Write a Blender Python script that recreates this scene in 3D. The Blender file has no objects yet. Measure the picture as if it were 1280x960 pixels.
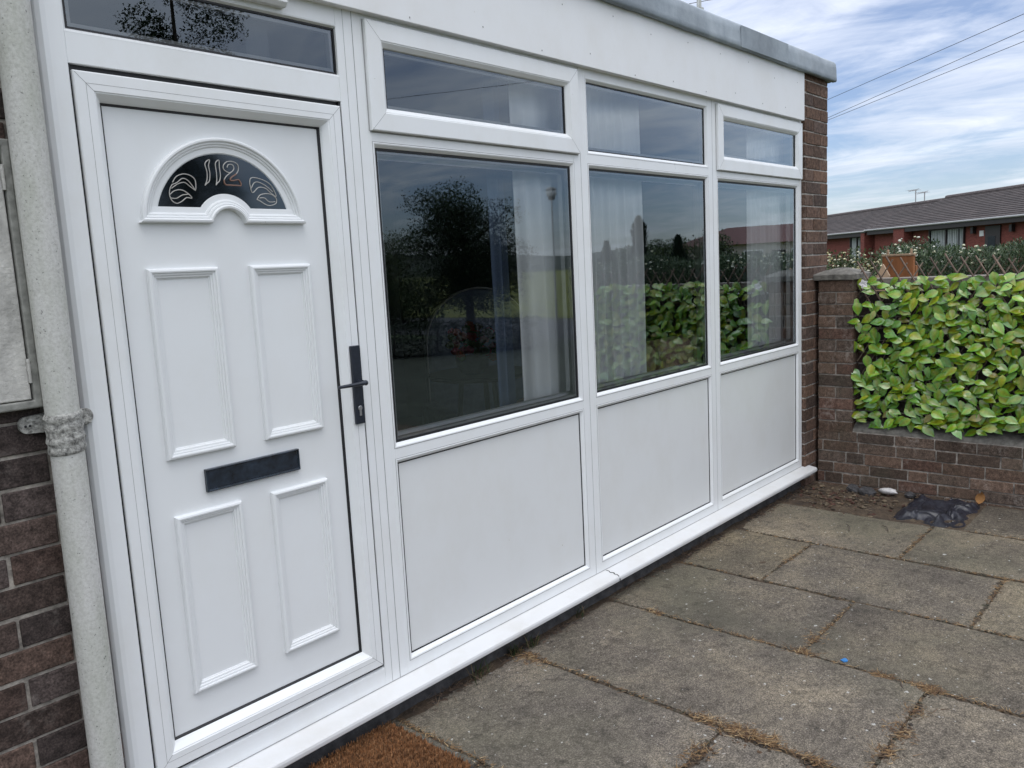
import bpy, bmesh, math, random
from mathutils import Vector, Matrix, Euler, noise
random.seed(11)
PI = math.pi
S = bpy.context.scene
COL = S.collection
R = math.radians
rnd = random.uniform

# ------------------------------------------------------------------ helpers
def tag(o, label=None, cat=None, group=None, kind=None):
    if label: o['label'] = label
    if cat: o['category'] = cat
    if group: o['group'] = group
    if kind: o['kind'] = kind
    return o

def empty(name, loc=(0, 0, 0), rz=0.0):
    o = bpy.data.objects.new(name, None)
    o.location = loc; o.rotation_euler = (0, 0, rz); o.empty_display_size = .1
    COL.objects.link(o)
    return o

class MB:
    """collects geometry (vertices, faces, per-vertex colour) for ONE mesh object"""
    def __init__(s):
        s.v = []; s.f = []; s.c = []; s.mi = []; s.col = (1, 1, 1); s.m = 0
    def add(s, verts, faces, cols=None):
        n = len(s.v)
        s.v += [tuple(v) for v in verts]
        s.c += cols if cols else [s.col] * len(verts)
        for f in faces:
            s.f.append(tuple(n + i for i in f)); s.mi.append(s.m)
        return n
    def box(s, x0, x1, y0, y1, z0, z1, j=0.0):
        vs = [(x, y, z) for x in (x0, x1) for y in (y0, y1) for z in (z0, z1)]
        if j: vs = [tuple(a + rnd(-j, j) for a in v) for v in vs]
        s.add(vs, [(0, 1, 3, 2), (4, 6, 7, 5), (0, 4, 5, 1), (2, 3, 7, 6), (0, 2, 6, 4), (1, 5, 7, 3)])
    def obox(s, c, ax, ay, az, hx, hy, hz):
        c = Vector(c); vs = []
        for i in (-1, 1):
            for j in (-1, 1):
                for k in (-1, 1): vs.append(c + ax * (i * hx) + ay * (j * hy) + az * (k * hz))
        s.add(vs, [(0, 1, 3, 2), (4, 6, 7, 5), (0, 4, 5, 1), (2, 3, 7, 6), (0, 2, 6, 4), (1, 5, 7, 3)])
    def ring(s, x0, x1, z0, z1, prof):
        """mitred rectangular profile in the XZ plane; prof = [(inset, y), ...] from the outside in"""
        n = len(prof); vs = []
        for (d, y) in prof:
            vs += [(x0 + d, y, z0 + d), (x1 - d, y, z0 + d), (x1 - d, y, z1 - d), (x0 + d, y, z1 - d)]
        fs = []
        for i in range(n - 1):
            for k in range(4):
                a = i * 4 + k; b = i * 4 + (k + 1) % 4
                fs.append((a, b, b + 4, a + 4))
        s.add(vs, fs)
    def strip(s, rows, close=False):
        m = len(rows[0]); vs = [p for r in rows for p in r]; fs = []
        for i in range(len(rows) - 1):
            for k in range(m - 1 if not close else m):
                a = i * m + k; b = i * m + (k + 1) % m
                fs.append((a, b, b + m, a + m))
        s.add(vs, fs)
    def poly(s, pts): s.add(pts, [tuple(range(len(pts)))])
    def prism(s, pts, off):
        n = len(pts); off = Vector(off)
        vs = [Vector(p) for p in pts] + [Vector(p) + off for p in pts]
        s.add(vs, [tuple(range(n)), tuple(range(2 * n - 1, n - 1, -1))] + [(i, (i + 1) % n, n + (i + 1) % n, n + i) for i in range(n)])
    def tube(s, pts, r, n=8, cap=True):
        pts = [Vector(p) for p in pts]; rows = []
        rr = r if isinstance(r, (list, tuple)) else [r] * len(pts)
        up = None
        for i, p in enumerate(pts):
            t = (pts[min(i + 1, len(pts) - 1)] - pts[max(i - 1, 0)])
            if t.length < 1e-9: t = Vector((0, 0, 1))
            t.normalize()
            if up is None:
                up = Vector((0, 0, 1)) if abs(t.z) < .9 else Vector((1, 0, 0))
            a = t.cross(up).normalized(); b = a.cross(t).normalized(); up = b
            rows.append([p + (a * math.cos(2 * PI * k / n) + b * math.sin(2 * PI * k / n)) * rr[i] for k in range(n)])
        s.strip(rows, True)
        if cap:
            s.add(rows[0], [tuple(range(n - 1, -1, -1))]); s.add(rows[-1], [tuple(range(n))])
    def lathe(s, c, prof, n=20):
        c = Vector(c)
        rows = [[c + Vector((r * math.cos(2 * PI * k / n), r * math.sin(2 * PI * k / n), z)) for k in range(n)] for r, z in prof]
        s.strip(rows, True)
    def ball(s, c, rx, ry, rz, nu=10, nv=7, jit=0.0):
        c = Vector(c); rows = []
        for i in range(nv + 1):
            t = PI * i / nv
            rows.append([c + Vector((rx * math.sin(t) * math.cos(2 * PI * k / nu), ry * math.sin(t) * math.sin(2 * PI * k / nu), rz * math.cos(t))) * (1 + rnd(-jit, jit)) for k in range(nu)])
        s.strip(rows, True)
    def build(s, name, mat, parent=None, bevel=0, smooth=False, seg=2, auto=None):
        me = bpy.data.meshes.new(name)
        me.from_pydata(s.v, [], s.f)
        ca = me.color_attributes.new('col', 'FLOAT_COLOR', 'POINT')
        flat = []
        for c in s.c: flat += [c[0], c[1], c[2], 1.0]
        ca.data.foreach_set('color', flat)
        mats = mat if isinstance(mat, (list, tuple)) else [mat]
        for m in mats: me.materials.append(m)
        if len(mats) > 1: me.polygons.foreach_set('material_index', s.mi)
        bm = bmesh.new(); bm.from_mesh(me)
        bmesh.ops.recalc_face_normals(bm, faces=bm.faces)
        bm.to_mesh(me); bm.free()
        if smooth: me.polygons.foreach_set('use_smooth', [True] * len(me.polygons))
        me.update()
        o = bpy.data.objects.new(name, me); COL.objects.link(o)
        if parent: o.parent = parent
        if bevel:
            b = o.modifiers.new('bevel', 'BEVEL'); b.width = bevel; b.segments = seg; b.limit_method = 'ANGLE'; b.angle_limit = R(40)
            b.harden_normals = False
        return o

# ------------------------------------------------------------------ materials
def new_mat(name):
    m = bpy.data.materials.new(name); m.use_nodes = True
    nt = m.node_tree
    return m, nt, nt.nodes['Principled BSDF']

def N(nt, t, **kw):
    n = nt.nodes.new(t)
    for k, v in kw.items():
        if k.startswith('_'): setattr(n, k[1:], v)
        else: n.inputs[k.replace('__', ' ')].default_value = v
    return n

def tex_noise(nt, scale, detail=4, rough=.55, stretch=None, src='Object'):
    tc = N(nt, 'ShaderNodeTexCoord')
    n = N(nt, 'ShaderNodeTexNoise', Scale=scale, Detail=detail, Roughness=rough)
    if stretch:
        mp = N(nt, 'ShaderNodeMapping'); mp.inputs['Scale'].default_value = stretch
        nt.links.new(tc.outputs[src], mp.inputs[0]); nt.links.new(mp.outputs[0], n.inputs['Vector'])
    else: nt.links.new(tc.outputs[src], n.inputs['Vector'])
    return n

def ramp(nt, src, stops):
    r = N(nt, 'ShaderNodeValToRGB')
    e = r.color_ramp.elements
    while len(e) < len(stops): e.new(.5)
    for k, (p, c) in enumerate(stops):
        e[k].position = p
        if not isinstance(c, (tuple, list)): c = (c, c, c)
        e[k].color = (c[0], c[1], c[2], 1)
    nt.links.new(src, r.inputs[0])
    return r

def mixc(nt, mode, fac, a, b):
    m = N(nt, 'ShaderNodeMix', _data_type='RGBA', _blend_type=mode)
    for sock, v in ((m.inputs[0], fac), (m.inputs[6], a), (m.inputs[7], b)):
        if hasattr(v, 'is_linked') or hasattr(v, 'links'): nt.links.new(v, sock)
        elif isinstance(v, (tuple, list)): sock.default_value = (v[0], v[1], v[2], 1)
        else: sock.default_value = v
    return m.outputs[2]

def attr(nt): return N(nt, 'ShaderNodeAttribute', _attribute_name='col').outputs['Color']

def bump(nt, bs, h, strength, dist=.01):
    b = N(nt, 'ShaderNodeBump', Strength=strength, Distance=dist)
    nt.links.new(h, b.inputs['Height']); nt.links.new(b.outputs[0], bs.inputs['Normal'])
    return b

def simple(name, col, rough=.5, metal=0.0, var=.15, scale=30, bstr=0.0, use_attr=False, spec=.5, coat=0.0, bscale=None, stretch=None):
    m, nt, bs = new_mat(name)
    n = tex_noise(nt, scale, 5, .6, stretch)
    rp = ramp(nt, n.outputs['Fac'], [(.3, 1 - var), (.7, 1 + var)])
    base = attr(nt) if use_attr else (col[0], col[1], col[2])
    c = mixc(nt, 'MULTIPLY', 1.0, base, rp.outputs[0])
    nt.links.new(c, bs.inputs['Base Color'])
    bs.inputs['Roughness'].default_value = rough; bs.inputs['Metallic'].default_value = metal
    bs.inputs['Specular IOR Level'].default_value = spec; bs.inputs['Coat Weight'].default_value = coat
    if bstr:
        n2 = tex_noise(nt, bscale or scale, 6, .65)
        bump(nt, bs, n2.outputs['Fac'], bstr)
    return m

M = {}
def mk_upvc(name, base, rough, grime=.06):
    m, nt, bs = new_mat(name)
    n = tex_noise(nt, 1.7, 5, .6)
    n2 = tex_noise(nt, 4, 7, .7, (1.0, 1.0, .7))
    c1 = ramp(nt, n.outputs['Fac'], [(.3, (1 - grime * .5, 1 - grime * .5, 1 - grime * .45)), (.65, (1, 1, 1))])
    c2 = ramp(nt, n2.outputs['Fac'], [(.28, (1 - grime, 1 - grime * 1.2, 1 - grime * 1.6)), (.55, (1, 1, 1))])
    c = mixc(nt, 'MULTIPLY', 1, base, c1.outputs[0]); c = mixc(nt, 'MULTIPLY', 1, c, c2.outputs[0])
    sp = tex_noise(nt, 42, 2, .5)
    c3 = ramp(nt, sp.outputs['Fac'], [(.185, (.72, .68, .62)), (.21, (1, 1, 1))])
    c = mixc(nt, 'MULTIPLY', 1, c, c3.outputs[0])
    nt.links.new(c, bs.inputs['Base Color'])
    r = ramp(nt, n2.outputs['Fac'], [(.3, rough + .05), (.7, rough)])
    nt.links.new(r.outputs[0], bs.inputs['Roughness'])
    w = tex_noise(nt, 3.0, 2, .4)
    bump(nt, bs, w.outputs['Fac'], .025, .02)
    return m
M['upvc'] = mk_upvc('white_upvc', (.78, .795, .80), .27)
M['panel'] = mk_upvc('white_gloss_panel', (.70, .71, .708), .2, .04)
M['doorskin'] = mk_upvc('white_door_skin', (.745, .76, .765), .3, .03)
M['board'] = mk_upvc('white_fascia_board', (.78, .785, .788), .38, .05)
M['sill'] = mk_upvc('weathered_white_sill', (.68, .682, .68), .4, .09)
M['gasket'] = simple('black_gasket', (.008, .008, .01), .5)
M['seam'] = simple('grey_seam', (.32, .32, .32), .6)
M['blackmetal'] = simple('black_powder_coat', (.012, .016, .026), .38, var=.3, scale=60)
M['slot'] = simple('black_letterplate', (.016, .024, .036), .2, var=.6, scale=30)
M['steel'] = simple('dull_steel', (.35, .35, .36), .4, .8)
M['lead'] = simple('lead_strip', (.46, .44, .41), .42, .2)
M['leadb'] = simple('brown_lead_strip', (.22, .12, .085), .5, .1)

def mk_glass(name, tint, gain, rough=0.0):
    m, nt, bs = new_mat(name); nt.nodes.remove(bs)
    out = nt.nodes['Material Output']
    tr = N(nt, 'ShaderNodeBsdfTransparent'); tr.inputs[0].default_value = (*tint, 1)
    gl = N(nt, 'ShaderNodeBsdfGlossy', Roughness=rough); gl.inputs[0].default_value = (.83, .93, 1, 1)
    fr = N(nt, 'ShaderNodeFresnel', IOR=1.5)
    mu = N(nt, 'ShaderNodeMath', _operation='MULTIPLY', _use_clamp=True); mu.inputs[1].default_value = gain
    w = tex_noise(nt, 1.3, 2, .4); b = N(nt, 'ShaderNodeBump', Strength=.02, Distance=.02)
    nt.links.new(w.outputs['Fac'], b.inputs['Height']); nt.links.new(b.outputs[0], gl.inputs['Normal'])
    mx = N(nt, 'ShaderNodeMixShader')
    nt.links.new(fr.outputs[0], mu.inputs[0]); nt.links.new(mu.outputs[0], mx.inputs[0])
    nt.links.new(tr.outputs[0], mx.inputs[1]); nt.links.new(gl.outputs[0], mx.inputs[2]); nt.links.new(mx.outputs[0], out.inputs[0])
    return m
M['glass'] = mk_glass('double_glazing', (.985, .99, .99), 3.0)
M['darkglass'] = mk_glass('bevelled_dark_glass', (.22, .24, .26), 1.6, .05)

def mk_brick(name, white=.5, moss=0.0):
    m, nt, bs = new_mat(name)
    n = tex_noise(nt, 38, 8, .7); n2 = tex_noise(nt, 6, 6, .65); n3 = tex_noise(nt, 170, 4, .7)
    c = mixc(nt, 'MULTIPLY', 1, attr(nt), ramp(nt, n.outputs['Fac'], [(.3, .42), (.5, 1.0), (.72, 1.75)]).outputs[0])
    c = mixc(nt, 'MULTIPLY', 1, c, ramp(nt, n3.outputs['Fac'], [(.32, .45), (.5, 1.0), (.68, 1.7)]).outputs[0])
    f = ramp(nt, n2.outputs['Fac'], [(.54, 0.0), (.74, white)])
    f2 = mixc(nt, 'MULTIPLY', 1, f.outputs[0], ramp(nt, n.outputs['Fac'], [(.45, 0.0), (.62, 1.0)]).outputs[0])
    c = mixc(nt, 'MIX', f2, c, (.33, .31, .28))
    if moss:
        f3 = ramp(nt, tex_noise(nt, 3.2, 6, .7).outputs['Fac'], [(.5, 0.0), (.7, moss)])
        c = mixc(nt, 'MIX', f3.outputs[0], c, (.05, .055, .035))
    nt.links.new(c, bs.inputs['Base Color']); bs.inputs['Roughness'].default_value = .9
    bs.inputs['Specular IOR Level'].default_value = .25
    bump(nt, bs, n.outputs['Fac'], .55, .006)
    return m
M['brick'] = mk_brick('dark_brown_brick', .4)
M['gbrick'] = mk_brick('weathered_garden_brick', .8, .35)
M['mortar'] = simple('cement_mortar', (.40, .375, .34), .95, var=.4, scale=40, bstr=.6, bscale=90)
M['darkmortar'] = simple('dirty_mortar', (.30, .27, .235), .95, var=.65, scale=25, bstr=.6, bscale=90)
M['plinth'] = simple('dirty_dark_render', (.06, .058, .06), .9, var=.55, scale=18, bstr=.7, bscale=60)
M['concrete'] = simple('weathered_cap_concrete', (.17, .16, .14), .95, var=.45, scale=22, bstr=.8, bscale=120)

def mk_pipe():
    m, nt, bs = new_mat('old_painted_pipe')
    n = tex_noise(nt, 130, 5, .7); n2 = tex_noise(nt, 14, 5, .6, (1, 1, .25)); n3 = tex_noise(nt, 140, 2, .5)
    c = ramp(nt, n.outputs['Fac'], [(.3, (.42, .41, .385)), (.5, (.525, .52, .495)), (.7, (.60, .595, .57))])
    c = mixc(nt, 'MULTIPLY', 1, c.outputs[0], ramp(nt, n2.outputs['Fac'], [(.3, (.8, .82, .76)), (.6, (1, 1, 1))]).outputs[0])
    c = mixc(nt, 'MULTIPLY', 1, c, ramp(nt, n3.outputs['Fac'], [(.27, .45), (.34, 1.0)]).outputs[0])
    nt.links.new(c, bs.inputs['Base Color']); bs.inputs['Roughness'].default_value = .75
    bump(nt, bs, n.outputs['Fac'], .35, .004)
    return m
M['pipe'] = mk_pipe()
M['collar'] = simple('crusty_pipe_collar', (.36, .355, .33), .9, var=.75, scale=90, bstr=1.0, bscale=90)
M['meter'] = simple('weathered_cupboard_paint', (.44, .43, .40), .7, var=.3, scale=26, bstr=.5, bscale=40, stretch=(1, 1, .5))
M['meterframe'] = simple('grey_cupboard_frame', (.22, .22, .2), .7, var=.4, scale=30, bstr=.3)

def mk_trim():
    m, nt, bs = new_mat('grey_roof_felt')
    n = tex_noise(nt, 7, 6, .65); n2 = tex_noise(nt, 120, 3, .6); n3 = tex_noise(nt, 2.2, 3, .5)
    c = ramp(nt, n.outputs['Fac'], [(.3, (.20, .235, .265)), (.55, (.29, .33, .365)), (.75, (.36, .40, .43))])
    c = mixc(nt, 'MULTIPLY', 1, c.outputs[0], ramp(nt, n3.outputs['Fac'], [(.35, .82), (.6, 1.08)]).outputs[0])
    nt.links.new(c, bs.inputs['Base Color']); bs.inputs['Roughness'].default_value = .6
    bump(nt, bs, n2.outputs['Fac'], .3, .003)
    return m
M['trim'] = mk_trim()

def mk_slab():
    m, nt, bs = new_mat('weathered_concrete_slab')
    a = tex_noise(nt, 2.3, 6, .65); b = tex_noise(nt, 55, 6, .75); d = tex_noise(nt, 190, 3, .7); e = tex_noise(nt, 14, 5, .7); g = tex_noise(nt, .9, 4, .6)
    c = ramp(nt, a.outputs['Fac'], [(.32, (.074, .063, .053)), (.5, (.122, .104, .083)), (.68, (.178, .149, .110))])
    c = mixc(nt, 'MULTIPLY', 1, c.outputs[0], attr(nt))
    c = mixc(nt, 'MULTIPLY', 1, c, ramp(nt, b.outputs['Fac'], [(.32, .5), (.5, .97), (.7, 1.45)]).outputs[0])
    c = mixc(nt, 'MULTIPLY', 1, c, ramp(nt, d.outputs['Fac'], [(.32, .42), (.5, 1.0), (.66, 2.0)]).outputs[0])
    c = mixc(nt, 'MIX', ramp(nt, g.outputs['Fac'], [(.48, 0.0), (.68, .5)]).outputs[0], c, (.11, .105, .07))
    sp = ramp(nt, tex_noise(nt, 42, 2, .5).outputs['Fac'], [(.70, 0.0), (.73, .9)])
    c = mixc(nt, 'MIX', sp.outputs[0], c, (.42, .41, .38))
    dk = ramp(nt, e.outputs['Fac'], [(.3, .55), (.48, 1.0)])
    c = mixc(nt, 'MULTIPLY', 1, c, dk.outputs[0])
    nt.links.new(c, bs.inputs['Base Color']); bs.inputs['Roughness'].default_value = .92
    bs.inputs['Specular IOR Level'].default_value = .3
    bp = N(nt, 'ShaderNodeBump', Strength=.6, Distance=.004); nt.links.new(d.outputs['Fac'], bp.inputs['Height'])
    bp2 = N(nt, 'ShaderNodeBump', Strength=.5, Distance=.006); nt.links.new(b.outputs['Fac'], bp2.inputs['Height'])
    nt.links.new(bp.outputs[0], bp2.inputs['Normal']); nt.links.new(bp2.outputs[0], bs.inputs['Normal'])
    return m
M['slab'] = mk_slab()
def mk_soil():
    m, nt, bs = new_mat('dry_soil')
    a = tex_noise(nt, 9, 6, .7); b = tex_noise(nt, 80, 5, .75)
    c = ramp(nt, a.outputs['Fac'], [(.3, (.035, .026, .02)), (.52, (.085, .058, .036)), (.68, (.15, .115, .075))])
    c = mixc(nt, 'MULTIPLY', 1, c.outputs[0], ramp(nt, b.outputs['Fac'], [(.3, .45), (.7, 1.5)]).outputs[0])
    nt.links.new(c, bs.inputs['Base Color']); bs.inputs['Roughness'].default_value = 1
    bump(nt, bs, b.outputs['Fac'], .9, .012)
    return m
M['soil'] = mk_soil()
M['lawn'] = simple('rough_grass', (.06, .085, .03), 1, var=.5, scale=3, bstr=.5, bscale=60)
M['drive'] = simple('mossy_concrete', (.052, .06, .04), .95, var=.35, scale=4, bstr=.4, bscale=50)
M['field'] = simple('yellow_green_field', (.13, .14, .022), 1, var=.55, scale=1.2, bstr=.5)
M['tarmac'] = simple('tarmac', (.055, .055, .056), .95, var=.25, scale=60, bstr=.3)
M['attr'] = simple('mixed_colour', (1, 1, 1), .85, var=.25, scale=60, use_attr=True)
M['plastic_sheet'] = simple('black_membrane', (.022, .022, .03), .36, var=.4, scale=30, bstr=.3)
M['stone'] = simple('white_stone', (.55, .53, .52), .8, var=.25, scale=40, bstr=.5)
M['blueplastic'] = simple('blue_plastic', (.02, .16, .42), .4)

def mk_leaf(name, rough=.32, transl=.25, spec=.5):
    m, nt, bs = new_mat(name)
    n = tex_noise(nt, 45, 3, .6)
    c = mixc(nt, 'MULTIPLY', 1, attr(nt), ramp(nt, n.outputs['Fac'], [(.3, .8), (.7, 1.2)]).outputs[0])
    nt.links.new(c, bs.inputs['Base Color']); bs.inputs['Roughness'].default_value = rough
    bs.inputs['Specular IOR Level'].default_value = spec
    if transl:
        t = N(nt, 'ShaderNodeBsdfTranslucent'); nt.links.new(c, t.inputs[0])
        mx = N(nt, 'ShaderNodeMixShader', Fac=transl); out = nt.nodes['Material Output']
        nt.links.new(bs.outputs[0], mx.inputs[1]); nt.links.new(t.outputs[0], mx.inputs[2]); nt.links.new(mx.outputs[0], out.inputs[0])
    return m
M['ivy'] = mk_leaf('plastic_ivy_leaf', .22, .08, .85)
M['foliage'] = mk_leaf('foliage', .6, .25, .3)
M['bark'] = simple('bark', (.075, .058, .045), .95, var=.4, scale=25, bstr=.7)
M['willow'] = simple('willow_stick', (.17, .125, .095), .8, var=.35, scale=40, use_attr=True)
M['greywood'] = simple('grey_weathered_wood', (.23, .205, .175), .9, var=.35, scale=20, bstr=.5, stretch=(6, .6, 6))
M['orangewood'] = simple('orange_brown_wood', (.26, .10, .035), .6, var=.25, scale=12, stretch=(4, 4, .5))
M['palewood'] = simple('pale_wood', (.36, .25, .16), .75, var=.25, scale=15, stretch=(4, 4, .5))
def mk_cloth(name, col, tr=.45):
    m, nt, bs = new_mat(name); out = nt.nodes['Material Output']
    bs.inputs['Base Color'].default_value = (*col, 1); bs.inputs['Roughness'].default_value = .9
    n = tex_noise(nt, 6, 4, .6, (1, 1, .3))
    c = mixc(nt, 'MULTIPLY', 1, col, ramp(nt, n.outputs['Fac'], [(.3, .85), (.7, 1.05)]).outputs[0])
    nt.links.new(c, bs.inputs['Base Color'])
    t = N(nt, 'ShaderNodeBsdfTranslucent'); nt.links.new(c, t.inputs[0])
    mx = N(nt, 'ShaderNodeMixShader', Fac=tr)
    nt.links.new(bs.outputs[0], mx.inputs[1]); nt.links.new(t.outputs[0], mx.inputs[2]); nt.links.new(mx.outputs[0], out.inputs[0])
    return m
M['curtain'] = mk_cloth('pale_curtain_cloth', (.94, .96, .955), .03)
M['bluecloth'] = mk_cloth('blue_grey_cloth', (.10, .14, .22), .0)
M['sofa'] = simple('brown_sofa_cloth', (.42, .31, .22), .95, var=.4, scale=14, bstr=.4, bscale=70)
M['chair'] = simple('blue_grey_upholstery', (.10, .125, .17), .9, var=.2, scale=20)
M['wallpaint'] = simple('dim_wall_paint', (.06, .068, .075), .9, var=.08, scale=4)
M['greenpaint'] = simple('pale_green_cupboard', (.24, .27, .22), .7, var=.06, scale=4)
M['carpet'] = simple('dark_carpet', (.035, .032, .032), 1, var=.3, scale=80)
M['whitepaint'] = simple('white_paint', (.7, .7, .69), .6, var=.05)
M['redbrick'] = simple('terracotta_brick', (.165, .045, .034), .9, var=.5, scale=10, stretch=(1, 1, 5))
M['tile'] = simple('brown_roof_tile', (.075, .063, .062), .9, var=.35, scale=9, use_attr=True)
M['darkframe'] = simple('dark_brown_frame', (.02, .014, .013), .5)
M['farglass'] = simple('dark_window_glass', (.015, .02, .03), .08, var=.1, spec=.8)
M['blind'] = simple('grey_vertical_blind', (.40, .42, .42), .8, use_attr=True)
M['carpaint'] = simple('silver_car_paint', (.5, .51, .53), .25, .3, var=.03)
M['rubber'] = simple('black_rubber', (.02, .02, .022), .8)

# ------------------------------------------------------------------ camera
C = Vector((-1.79713, -2.26937, 1.4888))
r_ = Vector((0.66559559, -0.74455612, -0.05117321)); u_ = Vector((0.13824035, 0.05561738, 0.98883584)); f_ = Vector((0.73339765, 0.66523897, -0.13994638))
cam = bpy.data.cameras.new('camera'); co = bpy.data.objects.new('camera', cam); COL.objects.link(co)
co.matrix_world = Matrix(((r_.x, u_.x, -f_.x, C.x), (r_.y, u_.y, -f_.y, C.y), (r_.z, u_.z, -f_.z, C.z), (0, 0, 0, 1)))
cam.sensor_fit = 'HORIZONTAL'; cam.sensor_width = 36; cam.lens = 28.5307; cam.clip_start = .05; cam.clip_end = 3000
S.camera = co

# ------------------------------------------------------------------ world and light
SUN_DIR = Vector((-.25, -.30, .95)).normalized()      # towards the sun
w = bpy.data.worlds.new('World'); S.world = w; w.use_nodes = True
nt = w.node_tree; bg = nt.nodes['Background']
sky = N(nt, 'ShaderNodeTexSky', _sky_type='NISHITA'); sky.sun_disc = False
sky.sun_elevation = math.asin(SUN_DIR.z); sky.sun_rotation = math.atan2(SUN_DIR.x, SUN_DIR.y)
sky.air_density = 1.0; sky.dust_density = .6; sky.ozone_density = 1.6
tc = N(nt, 'ShaderNodeTexCoord'); sx = N(nt, 'ShaderNodeSeparateXYZ'); nt.links.new(tc.outputs['Generated'], sx.inputs[0])
def mth(op, a, b=None, clamp=False):
    n = N(nt, 'ShaderNodeMath', _operation=op, _use_clamp=clamp)
    for i, v in enumerate((a, b)):
        if v is None: continue
        if hasattr(v, 'links'): nt.links.new(v, n.inputs[i])
        else: n.inputs[i].default_value = v
    return n.outputs[0]
zz = mth('ADD', mth('MAXIMUM', sx.outputs[2], 0.0), .13)
px = mth('DIVIDE', sx.outputs[0], zz); py = mth('DIVIDE', sx.outputs[1], zz)
cv = N(nt, 'ShaderNodeCombineXYZ'); nt.links.new(px, cv.inputs[0]); nt.links.new(py, cv.inputs[1]); cv.inputs[2].default_value = 3.7
def wn(scale, detail, rough, sc, rot=0, dist=0.0):
    mp = N(nt, 'ShaderNodeMapping'); mp.inputs['Scale'].default_value = sc; mp.inputs['Rotation'].default_value = (0, 0, rot)
    nt.links.new(cv.outputs[0], mp.inputs[0])
    n = N(nt, 'ShaderNodeTexNoise', Scale=scale, Detail=detail, Roughness=rough, Distortion=dist); nt.links.new(mp.outputs[0], n.inputs['Vector'])
    return n.outputs['Fac']
big = wn(.62, 7, .58, (1.0, .75, 1), R(20), .4)
fine = wn(2.1, 10, .64, (1.0, .62, 1), R(28), .9)
cover = mth('ADD', mth('MULTIPLY', big, .62), mth('MULTIPLY', fine, .38))
elev = mth('MULTIPLY', sx.outputs[2], .30)
mask = ramp(nt, mth('ADD', cover, elev), [(.45, .12), (.53, .5), (.65, .93)])
lum = ramp(nt, wn(1.1, 8, .6, (1, .6, 1), R(-15), .4), [(.3, (6.4, 7.1, 8.7)), (.5, (9.0, 9.4, 10.3)), (.68, (12.4, 12.5, 12.8))])
zen = mth('ADD', mth('MULTIPLY', mth('POWER', mth('MAXIMUM', sx.outputs[2], 0.0), 1.2), 1.32), .86)
cl = mixc(nt, 'MULTIPLY', 1, lum.outputs[0], zen)
skyc = mixc(nt, 'MULTIPLY', 1, sky.outputs[0], (.90, .97, 1.17))
fin = mixc(nt, 'MIX', mask.outputs[0], skyc, cl)
nt.links.new(fin, bg.inputs['Color']); bg.inputs['Strength'].default_value = .1

sl = bpy.data.lights.new('sun', 'SUN'); sl.energy = .8; sl.angle = R(32); sl.color = (1, .96, .9)
so = bpy.data.objects.new('sun', sl); COL.objects.link(so)
so.rotation_euler = SUN_DIR.to_track_quat('Z', 'Y').to_euler(); so.location = (0, -4, 9)

S.view_settings.view_transform = 'Standard'; S.view_settings.look = 'None'; S.view_settings.exposure = 0.18; S.view_settings.gamma = 1
S.view_settings.use_curve_mapping = False
S.cycles.max_bounces = 8; S.cycles.transparent_max_bounces = 12; S.cycles.use_denoising = True
S.cycles.caustics_reflective = False; S.cycles.caustics_refractive = False

# ------------------------------------------------------------------ brickwork
COURSE = .0826; BRK = .2475
def brick_wall(O, u, n, length, z_joints, name, mat, mort, parent, shift=lambda k: (0 if k % 2 else .5), depth=.05, pal=None, headers=.0, proud=.005, jit=.0015):
    """bricks as real blocks on the plane through O along u (face normal n), joints at the z values given"""
    O = Vector(O); u = Vector(u); n = Vector(n); Z = Vector((0, 0, 1))
    pal = pal or [(.094, .060, .045), (.110, .068, .050), (.084, .058, .047), (.122, .074, .052)]
    mb = MB()
    for k in range(len(z_joints) - 1):
        z0, z1 = z_joints[k] + .0042, z_joints[k + 1] - .0042
        x = -BRK * shift(k)
        while x < length - .01:
            L = BRK
            if headers and random.random() < headers: L = BRK / 2
            a = max(x + .0045, 0.0); b = min(x + L - .0045, length)
            if b - a > .010:
                c = random.choice(pal); v = rnd(.72, 1.28); mb.col = (c[0] * v, c[1] * v, c[2] * v)
                p = rnd(-jit, jit)
                cen = O + u * ((a + b) / 2) + Z * ((z0 + z1) / 2 + rnd(-.0015, .0015)) + n * (p + proud - depth / 2)
                tl = rnd(-.006, .006)
                uu = (u + Z * tl).normalized(); zz_ = (Z - u * tl).normalized()
                mb.obox(cen, uu, n, zz_, (b - a) / 2 + rnd(-.0015, .0015), depth / 2, (z1 - z0) / 2 + rnd(-.0012, .0012))
            x += L
    o = mb.build(name, mat, parent, bevel=.0035, seg=2)
    m2 = MB()
    c = O + u * (length / 2) + Z * ((z_joints[0] + z_joints[-1]) / 2) - n * (depth / 2 + .0005)
    m2.obox(c, u, n, Z, length / 2 - .003, depth / 2, (z_joints[-1] - z_joints[0]) / 2)
    m2.build('mortar', mort, o)
    return o
def joints(z_ref, lo, hi):
    k0 = math.ceil((lo - z_ref) / COURSE); k1 = math.floor((hi - z_ref) / COURSE)
    return [z_ref + COURSE * k for k in range(k0, k1 + 1)]

# ================================================================== THE HOUSE
HX0, HX1 = -3.2, 4.12
house = empty('bungalow', (0.5, 0, -.14))
tag(house, 'flat-roofed dark brick bungalow front with white door, three tall windows and grey roof edge', 'bungalow')
house_inv = Vector((-.5, 0, .14))
# (parts are built in world coordinates, so cancel the parent's offset)
_build = MB.build
def hb(mb, name, mat, parent=None, **k):
    o = mb.build(name, mat, parent, **k)
    if parent is house: o.location = house_inv
    return o

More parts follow.
